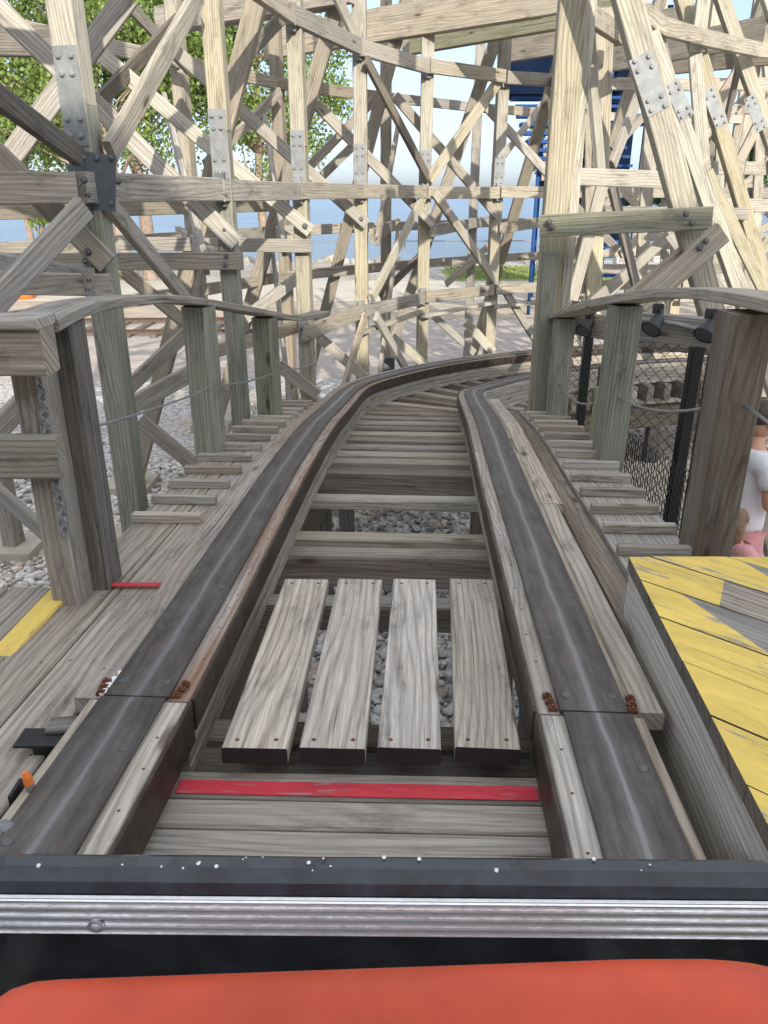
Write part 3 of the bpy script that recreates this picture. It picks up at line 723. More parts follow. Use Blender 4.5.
for k, a, c, w, mt in ((0, (560, 250, 10.5), (620, 190, 11.0), .10, 'tan'), (0, (560, 190, 10.9), (618, 250, 10.6), .10, 'grey'), (1, (620, 255, 10.6), (690, 190, 11.0), .10, 'tan'),
    (1, (622, 190, 11.0), (690, 258, 10.7), .10, 'grey'), (1, (612, 150, 11.2), (668, 90, 11.5), .10, 'grey'), (2, (690, 150, 11.2), (752, 92, 11.4), .10, 'tan'), (2, (672, 92, 11.4), (735, 158, 11.2), .10, 'grey'),
    (0, (590, 90, 10.9), (590, 320, 10.6), .13, 'tan'), (1, (668, 88, 11.2), (664, 320, 11.0), .12, 'tan'), (2, (722, 88, 11.2), (715, 320, 11.0), .12, 'grey'), (3, (762, 90, 11.0), (752, 320, 10.8), .12, 'tan'),
    (2, (640, 236, 10.8), (775, 238, 10.8), .12, 'tan'), (1, (560, 268, 10.4), (700, 270, 10.4), .12, 'grey')):
    timber('rear_brace' if abs(a[1]-c[1]) > 20 else 'rear_chord', A(*a), A(*c), w, .05, W[mt], rb[k])

# ------------------------------------------------------------------ a further row beyond, seen through the gaps
for k, (x, y) in enumerate(((6.6, 15.6), (8.2, 16.2), (9.8, 16.4))):
    lab = ['first', 'second', 'last'][k] + ' post tower from the left in the distant row beyond the trestle'
    b = thing('trestle_tower', lab, 'trestle tower', (x, y, GZ), 'distant trestle row')
    post(x, y, GZ-.05, 3.9, .15, .15, 'tan', b, 0); post(x+1.0, y+2.2, GZ-.05, 3.6, .15, .15, 'grey', b, 0)
    timber('batter_post', (x+.05, y-.2, 3.4), (x+1.6, y-.4, GZ), .15, .12, W['tan'], b, n=(0, 1, 0))
    for z in (2.5, 1.2, .1, -.9): timber('chord', (x-.2, y-.1, z), (x+1.9, y+.1, z), .14, .05, W['grey' if k%2 else 'tan'], b)
    for z0, z1 in ((.1, 1.2), (1.2, 2.5), (-1.2, .1)):
        timber('brace', (x, y-.16, z0), (x+1.75, y, z1), .13, .05, W['tan'], b); timber('brace', (x, y-.05, z1), (x+1.75, y+.1, z0), .13, .05, W['grey'], b)

# ------------------------------------------------------------------ black chain-link fence, beam and lamps
fc = thing('chain_link_fence', 'black chain-link fence on square posts beside the right walkway', 'fence', (1.5, 4, GZ))
def link_mesh(p0, p1, z0, z1, cell, r, name, mat, par, bulge=0, far=False):
    p0, p1 = Vector(p0), Vector(p1); ln = (p1-p0).length; d = (p1-p0)/ln; nn = Vector((d.y, -d.x, 0)); m = M(); hgt = z1-z0
    if far:
        k = -hgt
        while k < ln:
            for sg in (1, -1):
                a0, a1 = (k, k+hgt) if sg > 0 else (k+hgt, k); za, zb = z0, z1
                # clip to span
                def pt(t): return p0 + d*(a0+(a1-a0)*t) + Vector((0, 0, z0+hgt*t)) + nn*.004*sg
                ts = [0, 1]
                f = lambda t: a0+(a1-a0)*t
                lo_, hi_ = 0, 1
                if sg > 0:
                    lo_ = max(0, -a0/hgt); hi_ = min(1, (ln-a0)/hgt)
                else:
                    lo_ = max(0, (a0-ln)/hgt); hi_ = min(1, a0/hgt)
                if hi_ > lo_: m.tube([pt(lo_), pt(hi_)], r, 3, sm=False)
            k += cell
    else:
        nr = int(hgt/cell*2); nc = int(ln/cell)
        for c in range(nc+1):
            for sg in (0,):
                pts = []
                for q in range(nr+1):
                    zz = z0 + hgt*q/nr; ox = (c + (.5 if q % 2 else -.02))*cell
                    tz = 1 - q/nr; bl = bulge*(tz**2.2)*math.sin(min(1, ox/ln)*2.4+.4)
                    pts.append(p0 + d*min(ln, ox) + nn*(bl + (.004 if q % 2 else -.004)) + Vector((0, 0, zz)))
                m.tube(pts, r, 4)
            pts = []
            for q in range(nr+1):
                zz = z0 + hgt*q/nr; ox = (c + (-.5 if q % 2 else .02))*cell
                tz = 1 - q/nr; bl = bulge*(tz**2.2)*math.sin(min(1, max(0, ox)/ln)*2.4+.4)
                pts.append(p0 + d*max(0, ox) + nn*(bl + (-.004 if q % 2 else .004)) + Vector((0, 0, zz)))
            m.tube(pts, r, 4)
    return m.build(name, mat, par)
link_mesh((1.30, 4.30, 0), (1.74, 4.00, 0), GZ+.05, .33, .066, .0024, 'mesh_panel', MT['bwire'], fc)
link_mesh((1.24, 5.55, 0), (1.52, 5.35, 0), GZ+.05, .30, .060, .0024, 'mesh_panel', MT['bwire'], fc)
link_mesh((1.30, 4.25, 0), (1.47, 3.05, 0), GZ+.05, -.12, .050, .0030, 'mesh_panel', MT['bwire'], fc, bulge=-.15)
for (x, y, z1) in ((1.62, 3.98, .34), (1.52, 5.75, .33), (1.42, 4.9, .05)):
    M().sweep([(x, y, GZ), (x, y, z1)], rect(.065, .065, .006), n=(0, 1, 0)).build('post', MT['black'], fc)
M().sweep([(1.75, 4.1, GZ), (1.75, 4.1, .30)], rect(.03, .03, .003), n=(0, 1, 0)).build('post', MT['black'], fc)
bmx = thing('lamp_beam', 'grey horizontal beam carrying black floodlights behind the right handrail', 'beam', (1.5, 4.0, .3))
timber('beam', (1.30, 4.36, .385), (2.15, 3.74, .385), .19, .05, W['grey'], bmx)
timber('beam', (1.25, 5.35, .27), (1.5, 5.0, .27), .15, .05, W['tan'], bmx)
m = M(); m.tube([(1.30, 4.28, .44), (1.43, 4.19, .45), (1.55, 4.1, .44), (1.62, 4.06, .425), (1.85, 3.88, .43), (2.1, 3.70, .43)], .013, 8); m.build('conduit', MT['galv'], bmx)
def lamp(x, y, z, rz, lab):
    t = thing('floodlight', lab, 'floodlight', (x, y, z), 'black floodlights on the beam')
    c = Vector((x, y, z)); ax = Vector((-.55, -.45, -.62)).normalized()
    m = M(); prof = [(-.02, .020), (.0, .030), (.04, .037), (.066, .050), (.069, .055), (.082, .055)]
    a_ = ax.orthogonal().normalized(); b_ = ax.cross(a_); vs = []; seg = 16
    for (l, r_) in prof: vs += [c + ax*l + (a_*math.cos(k*2*math.pi/seg)+b_*math.sin(k*2*math.pi/seg))*r_ for k in range(seg)]
    fs = [(i*seg+k, i*seg+(k+1) % seg, (i+1)*seg+(k+1) % seg, (i+1)*seg+k) for i in range(len(prof)-1) for k in range(seg)]
    fs.append(tuple(range(seg)))
    m.add(vs, fs, sm=True); m.build('housing', MT['blackp'], t)
    M().disc(c+ax*.077, ax, .048, .006, 16).build('lens', MT['galv_dark'], t)
    m = M(); m.tube([c-ax*.002, c-ax*.02+Vector((0, 0, .02)), c+Vector((0, .04, .05))], .012, 8); m.box(c+Vector((0, .03, .045)), (.05, .03, .05)); m.build('bracket', MT['blackp'], t)
lamp(1.45, 4.12, .47, .9, 'black floodlight on the beam nearer the middle post')
lamp(1.655, 3.93, .47, .9, 'black floodlight beside the thickest right handrail post')
lamp(1.35, 5.10, .30, .8, 'small black floodlight behind the far right handrail post')

# ------------------------------------------------------------------ small hardware at lower left
bk = thing('mounting_bracket', 'black steel bracket sticking out beside the left rail joint', 'bracket', (-.74, 1.37, -.05))
m = M(); m.box((-.745, 1.36, -.03), (.11, .06, .006)); m.box((-.745, 1.365, -.08), (.04, .05, .094)); m.build('plate', MT['black'], bk)
M().box((-.715, 1.398, -.045), (.07, .05, .05), rz=.1).build('block', W['dark'], bk)
sn = thing('sensor', 'small metal sensor with orange cap beside the left rail', 'sensor', (-.70, 1.16, -.02))
m = M(); m.disc((-.685, 1.165, -.055), (0, 0, 1), .014, .06, 10); m.disc((-.685, 1.165, .0), (0, 0, 1), .009, .02, 8); m.build('body', MT['galv'], sn)
M().disc((-.685, 1.165, .018), (-.2, .1, 1), .009, .028, 10).build('cap', MT['orange'], sn)
M().box((-.712, 1.16, -.035), (.006, .05, .10)).build('bracket', MT['black'], sn)
pp = thing('air_cylinder', 'grey tube with round cap lying beside the left rail', 'cylinder', (-.70, 1.0, -.05))
m = M(); m.tube([(-.80, .75, .0), (-.688, 1.045, .0)], .019, 16); m.build('tube', MT['white'], pp)
m = M(); m.tube([(-.688, 1.045, .0), (-.680, 1.066, .0)], .026, 16); m.build('end_cap', MT['galv'], pp)

# ------------------------------------------------------------------ train car front
car = thing('coaster_car', 'front of a black coaster car with ribbed chrome strip and red padded lap bar', 'coaster car', (0, .45, .1))
blk, nt, b = mat_new('glossy_black_paint')
tc = N(nt, 'ShaderNodeTexCoord'); n = noise_(nt, tc.outputs['Object'], 14, 5, .7); n2 = noise_(nt, tc.outputs['Object'], 60, 3, .5)
nt.links.new(ramp(nt, n, [(.4, (.012,.014,.018)), (.65, (.032,.038,.05))]), b.inputs['Base Color'])
nt.links.new(math_(nt, 'ADD', .22, math_(nt, 'MULTIPLY', n, .3)), b.inputs['Roughness']); b.inputs['Coat Weight'].default_value = .4
chrome = simple('polished_aluminium', (.88,.88,.90), .34, .8, .10, 60, .12)
YB = .68
def ZC(v, y): return A(384, v, y).z
ztop = ZC(856, YB+.02)
sec = [(0.035, ztop-.07), (.030, ztop-.012), (.018, ztop-.002), (.0, ztop+.001), (-.016, ztop-.006), (-.024, ztop-.016), (-.024, ztop-.30), (.035, ztop-.30)]
m = M(); xs = [-.62+.04*i for i in range(32)]
vs = []
for x in xs:
    bow = .055*(1-(x/.62)**2)*0
    for dy, z in sec: vs.append((x, YB+dy+bow+.0006*noise.noise(Vector((x*9, dy*40, z*20))), z - .012*x + .0010*noise.noise(Vector((x*7, dy*30, 3)))))
k = len(sec); fs = [(i*k+j, i*k+(j+1) % k, (i+1)*k+(j+1) % k, (i+1)*k+j) for i in range(len(xs)-1) for j in range(k)]
fs += [tuple(range(k))[::-1], tuple(range((len(xs)-1)*k, len(xs)*k))]
m.add(vs, fs)
# chips of missing paint
for (u, v) in ((240, 855), (197, 855), (215, 857), (260, 856), (183, 865), (197, 864), (244, 868), (308, 866), (322, 858), (313, 873), (330, 856), (497, 862), (598, 867), (642, 868), (650, 884), (120, 857), (36, 855), (160, 857), (384, 864), (420, 861)):
    r_ = random.choice([.0010, .0014, .0026]); m.disc((A(u, v, YB).x, YB+.018-random.uniform(0, .022), 0), (0, -.15, 1), r_, .0006, 7, mi=1)
    n0 = len(m.v)-21
    for q in range(n0, len(m.v)):
        x, y, z = m.v[q]; dy = y-YB; zz = ztop+.0012-.012*x if dy > .0 else ztop + dy*.43 + .0012-.012*x
        m.v[q] = (x, y, zz + z)
m.build('front_panel', [blk, MT['white']], car)
# ribbed chrome strip on the inner slope
y0c, z0c = YB-.0255, ztop-.017
sec = []; hh = .058; nseg = 40
for i in range(nseg+1):
    t = i/nseg; sec.append((-.0055 - (.0022*math.cos(t*4*2*math.pi) if .04 < t < .96 else -.001), -t*hh))
sec += [(.0, -hh), (.0, 0)]
m = M(); vs = []
tilt = .35
for x in (-.62, .62):
    for dy, dz in sec: vs.append((x, y0c + dy + dz*tilt*0, z0c + dz - .012*x + .0))
k = len(sec); m.add(vs, [(j, (j+1) % k, k+(j+1) % k, k+j) for j in range(k)] + [tuple(range(k))[::-1], tuple(range(k, 2*k))])
m.build('chrome_strip', chrome, car)
m = M(); sx_ = A(97, 914, y0c).x
m.disc((sx_, y0c-.007, z0c-.036), (0, -1, 0), .0095, .004, 16); m.disc((sx_, y0c-.010, z0c-.036), (0, -1, 0), .006, .004, 12); m.build('screw', chrome, car)
# dark inside of the nose
M().box((0, YB-.14, ztop-.36), (1.24, .2, .02)).build('floor_panel', MT['blackp'], car)
m = M()
for x in (-.64, .64): m.box((x, .15, ztop-.2), (.04, 1.1, .42))
m.build('side_panel', blk, car)
redm = simple('red_vinyl_pad', (.58,.062,.018), .42, 0, .40, 3.2, .35)
YP = .40
path = []; rad = []
for i in range(41):
    t = i/40; x = -.345 + .72*t; e = min(1, t/.09, (1-t)/.10)
    v_ = 992 - 24*min(1, t*1.3) + 14*max(0, t-.86)/.14; r_ = .05*math.sqrt(max(.02, 1-(1-e)**2))
    path.append(Vector((x, YP, ZC(v_, YP+.03)-.036))); rad.append(r_)
vs = []; seg = 24
for p_, r_ in zip(path, rad):
    for k in range(seg):
        a = k*2*math.pi/seg; ca, sa = math.cos(a), math.sin(a)
        vs.append((p_.x, p_.y + math.copysign(abs(ca)**.75, ca)*r_*1.0, p_.z + math.copysign(abs(sa)**.75, sa)*r_*.9))
fs = [(i*seg+j, i*seg+(j+1) % seg, (i+1)*seg+(j+1) % seg, (i+1)*seg+j) for i in range(40) for j in range(seg)] + [tuple(range(seg)), tuple(range(40*seg, 41*seg))[::-1]]
M().add(vs, fs, sm=True).build('lap_bar_pad', redm, car)

# ------------------------------------------------------------------ ground, water, background
def gmat():
    m, nt, b = mat_new('gravel_ground'); L = nt.links.new
    tc = N(nt, 'ShaderNodeTexCoord'); P_ = tc.outputs['Object']
    v1 = N(nt, 'ShaderNodeTexVoronoi'); v1.inputs['Scale'].default_value = 17; L(P_, v1.inputs['Vector'])
    n1 = noise_(nt, P_, .35, 5, .6); n2 = noise_(nt, P_, 6, 6, .7)
    c1 = mixc(nt, .65, (.55,.52,.48), v1.outputs['Color'], 'SOFT_LIGHT')
    hs = N(nt, 'ShaderNodeHueSaturation'); hs.inputs['Saturation'].default_value = .18; L(c1, hs.inputs['Color'])
    c = mixc(nt, 1, hs.outputs[0], ramp(nt, v1.outputs['Distance'], [(.0, (1.1,1.08,1.05)), (.55, (.75,.73,.70)), (.8, (.35,.33,.31))]), 'MULTIPLY')
    c = mixc(nt, ramp(nt, n1, [(.42, (0,0,0)), (.6, (.7,.7,.7))]), c, (.34,.27,.20))
    L(c, b.inputs['Base Color']); b.inputs['Roughness'].default_value = .95
    bp = N(nt, 'ShaderNodeBump'); bp.inputs['Strength'].default_value = .8; bp.inputs['Distance'].default_value = .03
    inv = math_(nt, 'SUBTRACT', 1, v1.outputs['Distance']); L(inv, bp.inputs['Height']); L(bp.outputs[0], b.inputs['Normal'])
    return m
def flat(name, poly, z, mat, lab, thick=0, kind='structure'):
    if name not in ('water', 'pavement'): poly = [(x*KS, y*KS) for x, y in poly]
    m = M(); n_ = len(poly); m.add([(x, y, z) for x, y in poly], [tuple(range(n_))], [[(x, y) for x, y in poly]])
    o = m.build(name, mat); tag(o, lab, kind=kind); return o
flat('ground', [(-80, -40), (80, -40), (80, 34), (30, 35), (8, 36), (-8, 34.5), (-30, 34), (-80, 33)], GZ, gmat(), 'gravel ground under the coaster')
def sheet(name, col, vary, sc, rough=.95, bump=.3):
    return simple(name, col, rough, 0, vary, sc, bump)
asph = sheet('asphalt', (.13,.13,.135), .3, 3); cpath = sheet('concrete_path', (.50,.46,.39), .15, 1.5)
dirt = sheet('dirt', (.42,.35,.27), .35, 1.5); mulch = sheet('red_mulch', (.27,.13,.08), .5, 9); grassm = sheet('lawn_grass', (.20,.25,.06), .3, 2.5)
flat('service_road', [(-60, 18.3), (60, 18.3), (60, 21.0), (-60, 21.0)], GZ+.004, dirt, 'dirt strip behind the trestle')
flat('concrete_path', [(-60, 21.5), (2, 21.5), (20, 24.0), (60, 26), (60, 30), (20, 27.5), (2, 27), (-60, 27)], GZ+.008, cpath, 'pale concrete path along the shore')
flat('pavement', [(1.75, -3), (9, -3), (9, 9.5), (1.75, 8.6)], GZ+.008, cpath, 'pale concrete pavement right of the track')
flat('paved_lot', [(-9, 11.8), (12, 12.4), (12, 17.0), (3, 18.1), (-9, 18.1)], GZ+.004, sheet('pale_asphalt', (.40,.35,.31), .35, 5), 'grey paved lot under the trestle shadow')
# lawn: grass blades as stuff
flat('lawn', [(2.2, 26.9), (20, 27.3), (60, 30), (60, 33), (8, 33.6), (2.2, 31)], GZ+.012, grassm, 'sunlit lawn beside the lake')
flat('lawn', [(-20, 27.2), (-9, 27.2), (-9.5, 30), (-20, 30)], GZ+.012, grassm, 'small patch of lawn at the left of the shore')
m = M(); rnd = random.Random(3)
for k in range(9000):
    x = rnd.uniform(2.6, 15); y = rnd.uniform(30.2, 36); h_ = rnd.uniform(.05, .13); a = rnd.uniform(0, 6.28); w_ = .03
    dx, dy = math.cos(a)*w_, math.sin(a)*w_
    m.add([(x-dx, y-dy, GZ), (x+dx, y+dy, GZ), (x+rnd.uniform(-.05, .05), y, GZ+h_)], [(0, 1, 2)])
tag(m.build('grass', simple('grass_blades', (.24,.29,.08), .8, 0, .4, 3)), 'short grass blades on the lakeside lawn', 'grass', kind='stuff')
# water
wm, nt, b = mat_new('lake_water'); tc = N(nt, 'ShaderNodeTexCoord'); mp = N(nt, 'ShaderNodeMapping'); mp.inputs['Scale'].default_value = (.35, 1.1, 1)
nt.links.new(tc.outputs['Object'], mp.inputs[0]); n = noise_(nt, mp.outputs[0], 1.2, 6, .62)
n3 = noise_(nt, mp.outputs[0], .06, 3, .6)
nt.links.new(ramp(nt, n3, [(.35, (.06,.12,.175)), (.65, (.095,.165,.225))]), b.inputs['Base Color']); b.inputs['Roughness'].default_value = .25
bp = N(nt, 'ShaderNodeBump'); bp.inputs['Strength'].default_value = .9; bp.inputs['Distance'].default_value = .25
nt.links.new(n, bp.inputs['Height']); nt.links.new(bp.outputs[0], b.inputs['Normal'])
flat('water', [(-6000, 37.5), (6000, 37.5), (6000, 9000), (-6000, 9000)], -3.1, wm, 'blue lake reaching the horizon')
fs_m = sheet('far_shore', (.10,.13,.12), .3, .01)
m = M(); n_ = 60; vs = []
for i in range(n_+1):
    x = -1800 + 4200*i/n_; h_ = 6 + 5*noise.noise(Vector((i*.5, 3, 0))) + (10 if x > 900 else 0)
    vs += [(x, 4600, -4), (x, 4700, h_)]
m.add(vs, [(2*i, 2*i+2, 2*i+3, 2*i+1) for i in range(n_)]); tag(m.build('hills', fs_m), 'low far shore on the horizon', kind='structure')
# riprap rocks and embankment
flat('embankment', [(-80, 33.0), (80, 34), (80, 37.2), (-80, 36)], -3.05, sheet('bank_earth', (.25,.22,.18), .3, 1), 'stony bank at the water')
def ico(r, rnd, jit=.25, sub=1):
    bm = bmesh.new(); bmesh.ops.create_icosphere(bm, subdivisions=sub, radius=r)
    for v in bm.verts: v.co *= 1 + rnd.uniform(-jit, jit)
    V = [v.co.copy() for v in bm.verts]; F = [tuple(v.index for v in f.verts) for f in bm.faces]; bm.free(); return V, F
rnd = random.Random(11)
protos = [ico(1, rnd, .22, 1) for _ in range(14)]
def stones(name, regs, mats, lab, flatk=.6, mwt=None, kind='stuff', cat='gravel', layers=1):
    m = M()
    for (x0, x1, y0, y1, z, dens, r0, r1) in regs:
        for k in range(int((x1-x0)*(y1-y0)*dens)):
            V, F = protos[rnd.randrange(14)]; r_ = rnd.uniform(r0, r1); c = Vector((rnd.uniform(x0, x1), rnd.uniform(y0, y1), z + r_*.25 + rnd.uniform(0, r_*.6)))
            rot = Matrix.Rotation(rnd.uniform(0, 6.28), 3, 'Z') @ Matrix.Rotation(rnd.uniform(-.5, .5), 3, 'X')
            sc = Vector((r_, r_*rnd.uniform(.6, .95), r_*rnd.uniform(.45, .75)))
            m.add([c + rot @ Vector((p.x*sc.x, p.y*sc.y, p.z*sc.z)) for p in V], F, None, rnd.choices(range(len(mats)), mwt)[0], False)
    return tag(m.build(name, mats), lab, cat, kind=kind)
pm_ = [simple('stone_light', (.72,.69,.64), .9, 0, .2, 20), simple('stone_mid', (.55,.52,.48), .9, 0, .2, 20), simple('stone_warm', (.56,.46,.37), .9, 0, .2, 20), simple('stone_dark', (.28,.28,.27), .9, 0, .2, 20)]
stones('gravel', [(-3.6, -.8, 3.2, 8.6, GZ, 760, .012, .045), (-6.5, -3.6, 4.6, 9.5, GZ, 170, .025, .045), (-.8, .85, 3.0, 7.0, GZ, 760, .013, .044), (-.9, 3.0, 7.0, 9.5, GZ, 300, .014, .042), (1.2, 1.75, 4, 8, GZ, 250, .02, .04), (-2.2, 3.5, 9.5, 11.5, GZ, 60, .022, .04)],
       pm_, 'grey and white crushed stone lying around the footings', mwt=[5, 4, 2, 1])
stones('shore_rocks', [(-24, 38, 37.0, 39.3, GZ-.35, 2.6, .25, .55)], [MT['rock'], simple('pale_shore_rock', (.48,.44,.38), .9, 0, .3, 2, .4)], 'rough boulders lining the lake edge', mwt=[1, 1], cat='rocks')
# concrete curbs and blocks in the near ground
for (x, y, dx, dy, rz, lab) in ((-2.0, 6.2, 1.6, .28, .1, 'long concrete sill on the gravel behind the second left post'), (-2.9, 4.6, .7, .5, 0, 'square concrete pad on the gravel near the left edge'), (-1.3, 8.1, 1.5, .3, .3, 'concrete sill between the handrail end and the outer rail'),
                                 (2.1, 6.6, 1.5, .4, .2, 'low concrete step behind the black fence'), (2.4, 7.5, 1.6, .4, .1, 'upper concrete step behind the black fence')):
    o = M().box((x, y, GZ+.1), (dx, dy, .24 if x < 0 else .45), rz=rz).build('concrete_block', MT['conc']); tag(o, lab, 'concrete block', 'concrete blocks on the ground')
# small railway at left
ry = thing('railway_track', 'small rusty railway crossing behind the trestle at the left', 'railway', (-8, 16.3, GZ))
for y in (16.8, 18.6):
    m = M(); m.sweep([(-30, y, GZ+.11), (-1.5, y+.9, GZ+.11)], [(-.03, -.05), (.03, -.05), (.012, 0), (.03, .05), (-.03, .05), (-.012, 0)], n=UP); m.build('rail', simple('dull_rusty_rail', (.11,.07,.05), .8, .2, .4, 20), ry)
for k in range(44):
    x = -28 + .6*k; M().box((x, 17.7+(x+30)*.031, GZ+.04), (.16, 2.2, .05)).build('sleeper', W['dark'], ry)
# far galvanised fence
ff = thing('mesh_fence', 'long galvanised mesh fence along the shore path', 'fence', (0, 31, GZ))
for k in range(17): M().tube([(-20+k*2.6, 30.5+k*.10, GZ), (-20+k*2.6, 30.5+k*.10, GZ+1.35)], .03, 6).build('post', MT['galv'], ff)
M().tube([(-20, 30.5, GZ+1.33), (21.6, 32.2, GZ+1.33)], .02, 6).build('top_rail', MT['galv'], ff)
link_mesh((-20, 30.5, 0), (21.6, 32.2, 0), GZ+.03, GZ+1.33, .11, .0028, 'mesh_panel', MT['galv'], ff, far=True)
# orange barrel seen over the left railing
ob = thing('barrel', 'orange barrel standing on the lawn at the far left', 'barrel', A(21, 300, 24.5))
pb_ = A(21, 298, 24.5); m = M(); m.tube([(pb_.x, pb_.y, GZ), (pb_.x, pb_.y, GZ+.25), (pb_.x, pb_.y, GZ+.5), (pb_.x, pb_.y, GZ+.85)], .42, 14)
m.build('body', MT['orange'], ob); M().tube([(pb_.x, pb_.y, GZ+.4), (pb_.x, pb_.y, GZ+.5)], .43, 14).build('band', MT['white'], ob)
# electrical box on a post foot
eb = thing('junction_box', 'small blue-grey electrical box on a stake by the outer rail', 'electrical box', A(389, 366, 9.4))
c = A(389, 364, 9.4); M().box(c, (.14, .09, .16)).build('box', MT['galv_dark'], eb); M().box((c.x, c.y, (c.z-.08+GZ)/2), (.05, .05, c.z-.08-GZ)).build('stake', MT['galv'], eb)

# ------------------------------------------------------------------ blue stair tower far right
bt = thing('stair_tower', 'dark blue steel stair tower rising behind the double post', 'stair tower', (5.6, 24, GZ))
x0, x1, y0, y1 = A(566, 100, 22).x, A(650, 100, 22).x, 22, 25
for x in (x0, (x0+x1)/2, x1):
    for y in (y0, y1): M().box((x, y, (GZ+6.2)/2), (.14, .14, 6.2-GZ)).build('column', MT['blue'], bt)
z = GZ + .35; k = 0
while z < 6:
    M().box(((x0+x1)/2, y0+.3+(k % 6)*.35, z), (x1-x0, .32, .07)).build('stair_tread', MT['blue'], bt); z += .24; k += 1
M().box((x0+.62*(x1-x0)+.45, y1-.4, 2.1), ((x1-x0)*.72, .2, 5.0)).build('wall_panel', MT['dblue'], bt)
M().box((x0-.75, 22.3, 3.9), (1.5, 1.4, 1.0)).build('landing', MT['dblue'], bt)
for k in range(9): M().box((x0-1.0+.09*k, 22.1, 3.35-.2*k), (.75, .5, .09)).build('stair_tread', MT['blue'], bt)
M().box(((x0+x1)/2, 23.4, 5.2), (x1-x0+.5, 3.2, .25)).build('landing', MT['dblue'], bt)
M().box(((x0+x1)/2, 23.4, 1.35), (x1-x0+.2, 3.0, .2)).build('landing', MT['dblue'], bt)
for z in (5.8, 6.3): M().box(((x0+x1)/2, y0-.1, z), (x1-x0+.5, .06, .06)).build('guard_rail', MT['blue'], bt)
pole = thing('pole', 'thin blue pole standing left of the stair tower', 'pole', A(530, 240, 21))
pq = A(533, 245, 21); M().tube([(pq.x, pq.y, GZ), (pq.x, pq.y, 1.5)], .045, 8).build('shaft', MT['blue'], pole)
wc = thing('signal_mast', 'white mast with small red light head beyond the trestle', 'mast', A(632, 200, 26))
pq = A(634, 100, 26); M().tube([(pq.x, pq.y, GZ), (pq.x, pq.y, 5.5)], .09, 8).build('mast', MT['white'], wc)
M().box(A(630, 92, 25.8), (.5, .3, .25)).build('head', MT['redp'], wc)

# ------------------------------------------------------------------ trees
def leafmat(name, c1, c2):
    m, nt, b = mat_new(name); tc = N(nt, 'ShaderNodeTexCoord'); n = noise_(nt, tc.outputs['Object'], 1.1, 4, .7); n2 = noise_(nt, tc.outputs['Object'], 9, 2, .5)
    col = ramp(nt, math_(nt, 'ADD', math_(nt, 'MULTIPLY', n, .5), math_(nt, 'MULTIPLY', n2, .5)), [(.38, c1), (.62, c2)])
    nt.links.new(col, b.inputs['Base Color']); b.inputs['Roughness'].default_value = .55
    tr = N(nt, 'ShaderNodeBsdfTranslucent'); nt.links.new(col, tr.inputs[0]); ad = N(nt, 'ShaderNodeMixShader'); ad.inputs[0].default_value = .35
    nt.links.new(b.outputs[0], ad.inputs[1]); nt.links.new(tr.outputs[0], ad.inputs[2])
    nt.links.new(ad.outputs[0], nt.nodes['Material Output'].inputs['Surface']); return m
LF = leafmat('cottonwood_leaves', (.09,.15,.03), (.28,.38,.09)); LD = leafmat('dark_leaves', (.03,.07,.02), (.10,.17,.05))
bark = simple('tree_bark', (.30,.23,.18), .95, 0, .45, 5, .8)
def tree(loc, hgt, crown, nblob, nleaf, lab, leaf=LF, ls=.13, trunk_r=.22, seed=1, lean_=0.0, name='tree'):
    loc = (loc[0]*KS, loc[1]*KS); hgt *= KS; crown = (crown[0]*KS, H+(crown[1]-H)*KS, crown[2]*KS, crown[3]*KS); ls *= KS
    rn = random.Random(seed); x, y = loc
    t = thing(name, lab, 'tree', (x, y, GZ), 'trees on the lake shore')
    m = M(); top = Vector((x+lean_, y, GZ+hgt*.8))
    pts = [Vector((x, y, GZ)).lerp(top, i/6) + Vector((rn.uniform(-.12, .12)*(i > 0), rn.uniform(-.1, .1), 0)) for i in range(7)]
    def taper(pts, r0, r1):
        seg = 8; vs = []
        for i, p in enumerate(pts):
            r_ = r0 + (r1-r0)*i/(len(pts)-1); d = (pts[min(i+1, len(pts)-1)] - pts[max(0, i-1)]).normalized(); a = d.orthogonal().normalized(); b_ = d.cross(a)
            vs += [p + (a*math.cos(k*6.2832/seg) + b_*math.sin(k*6.2832/seg))*r_ for k in range(seg)]
        m.add(vs, [(i*seg+k, i*seg+(k+1) % seg, (i+1)*seg+(k+1) % seg, (i+1)*seg+k) for i in range(len(pts)-1) for k in range(seg)], sm=True)
    taper(pts, trunk_r, .06)
    blobs = []
    (cx, cz, rx, rz) = crown
    for k in range(nblob):
        while True:
            q = Vector((rn.uniform(-1, 1), rn.uniform(-1, 1), rn.uniform(-1, 1)))
            if q.length < 1: break
        c = Vector((cx + q.x*rx, y + q.y*rx*.7, cz + q.z*rz)); blobs.append((c, rn.uniform(.45, 1.0)*min(rx, rz)*.32))
        bpt = pts[min(6, max(1, int((c.z-GZ)/(hgt*.8)*5)))]
        if k % 2 == 0:
            mid = bpt.lerp(c, .5) + Vector((rn.uniform(-.2, .2), 0, rn.uniform(0, .3))); taper([bpt, mid, c], .055, .012)
    m.build('trunk', bark, t)
    m = M()
    for k in range(nleaf):
        c, r_ = blobs[rn.randrange(len(blobs))]
        d = Vector((rn.gauss(0, 1), rn.gauss(0, 1), rn.gauss(0, .8))); d = d.normalized()*r_*(rn.random()**.45)*1.1
        p = c + d; s_ = ls*rn.uniform(.6, 1.2); a = Vector((rn.gauss(0, 1), rn.gauss(0, 1), rn.gauss(0, 1))).normalized(); b_ = a.orthogonal().normalized()
        b_ = (b_ * math.cos(k) + a.cross(b_) * math.sin(k))
        m.add([p - a*s_*.5, p + b_*s_*.38, p + a*s_*.5, p - b_*s_*.38], [(0, 1, 2, 3)])
    m.build('crown', leaf, t); return t
def bx(u, y): return (u-384)/830*y
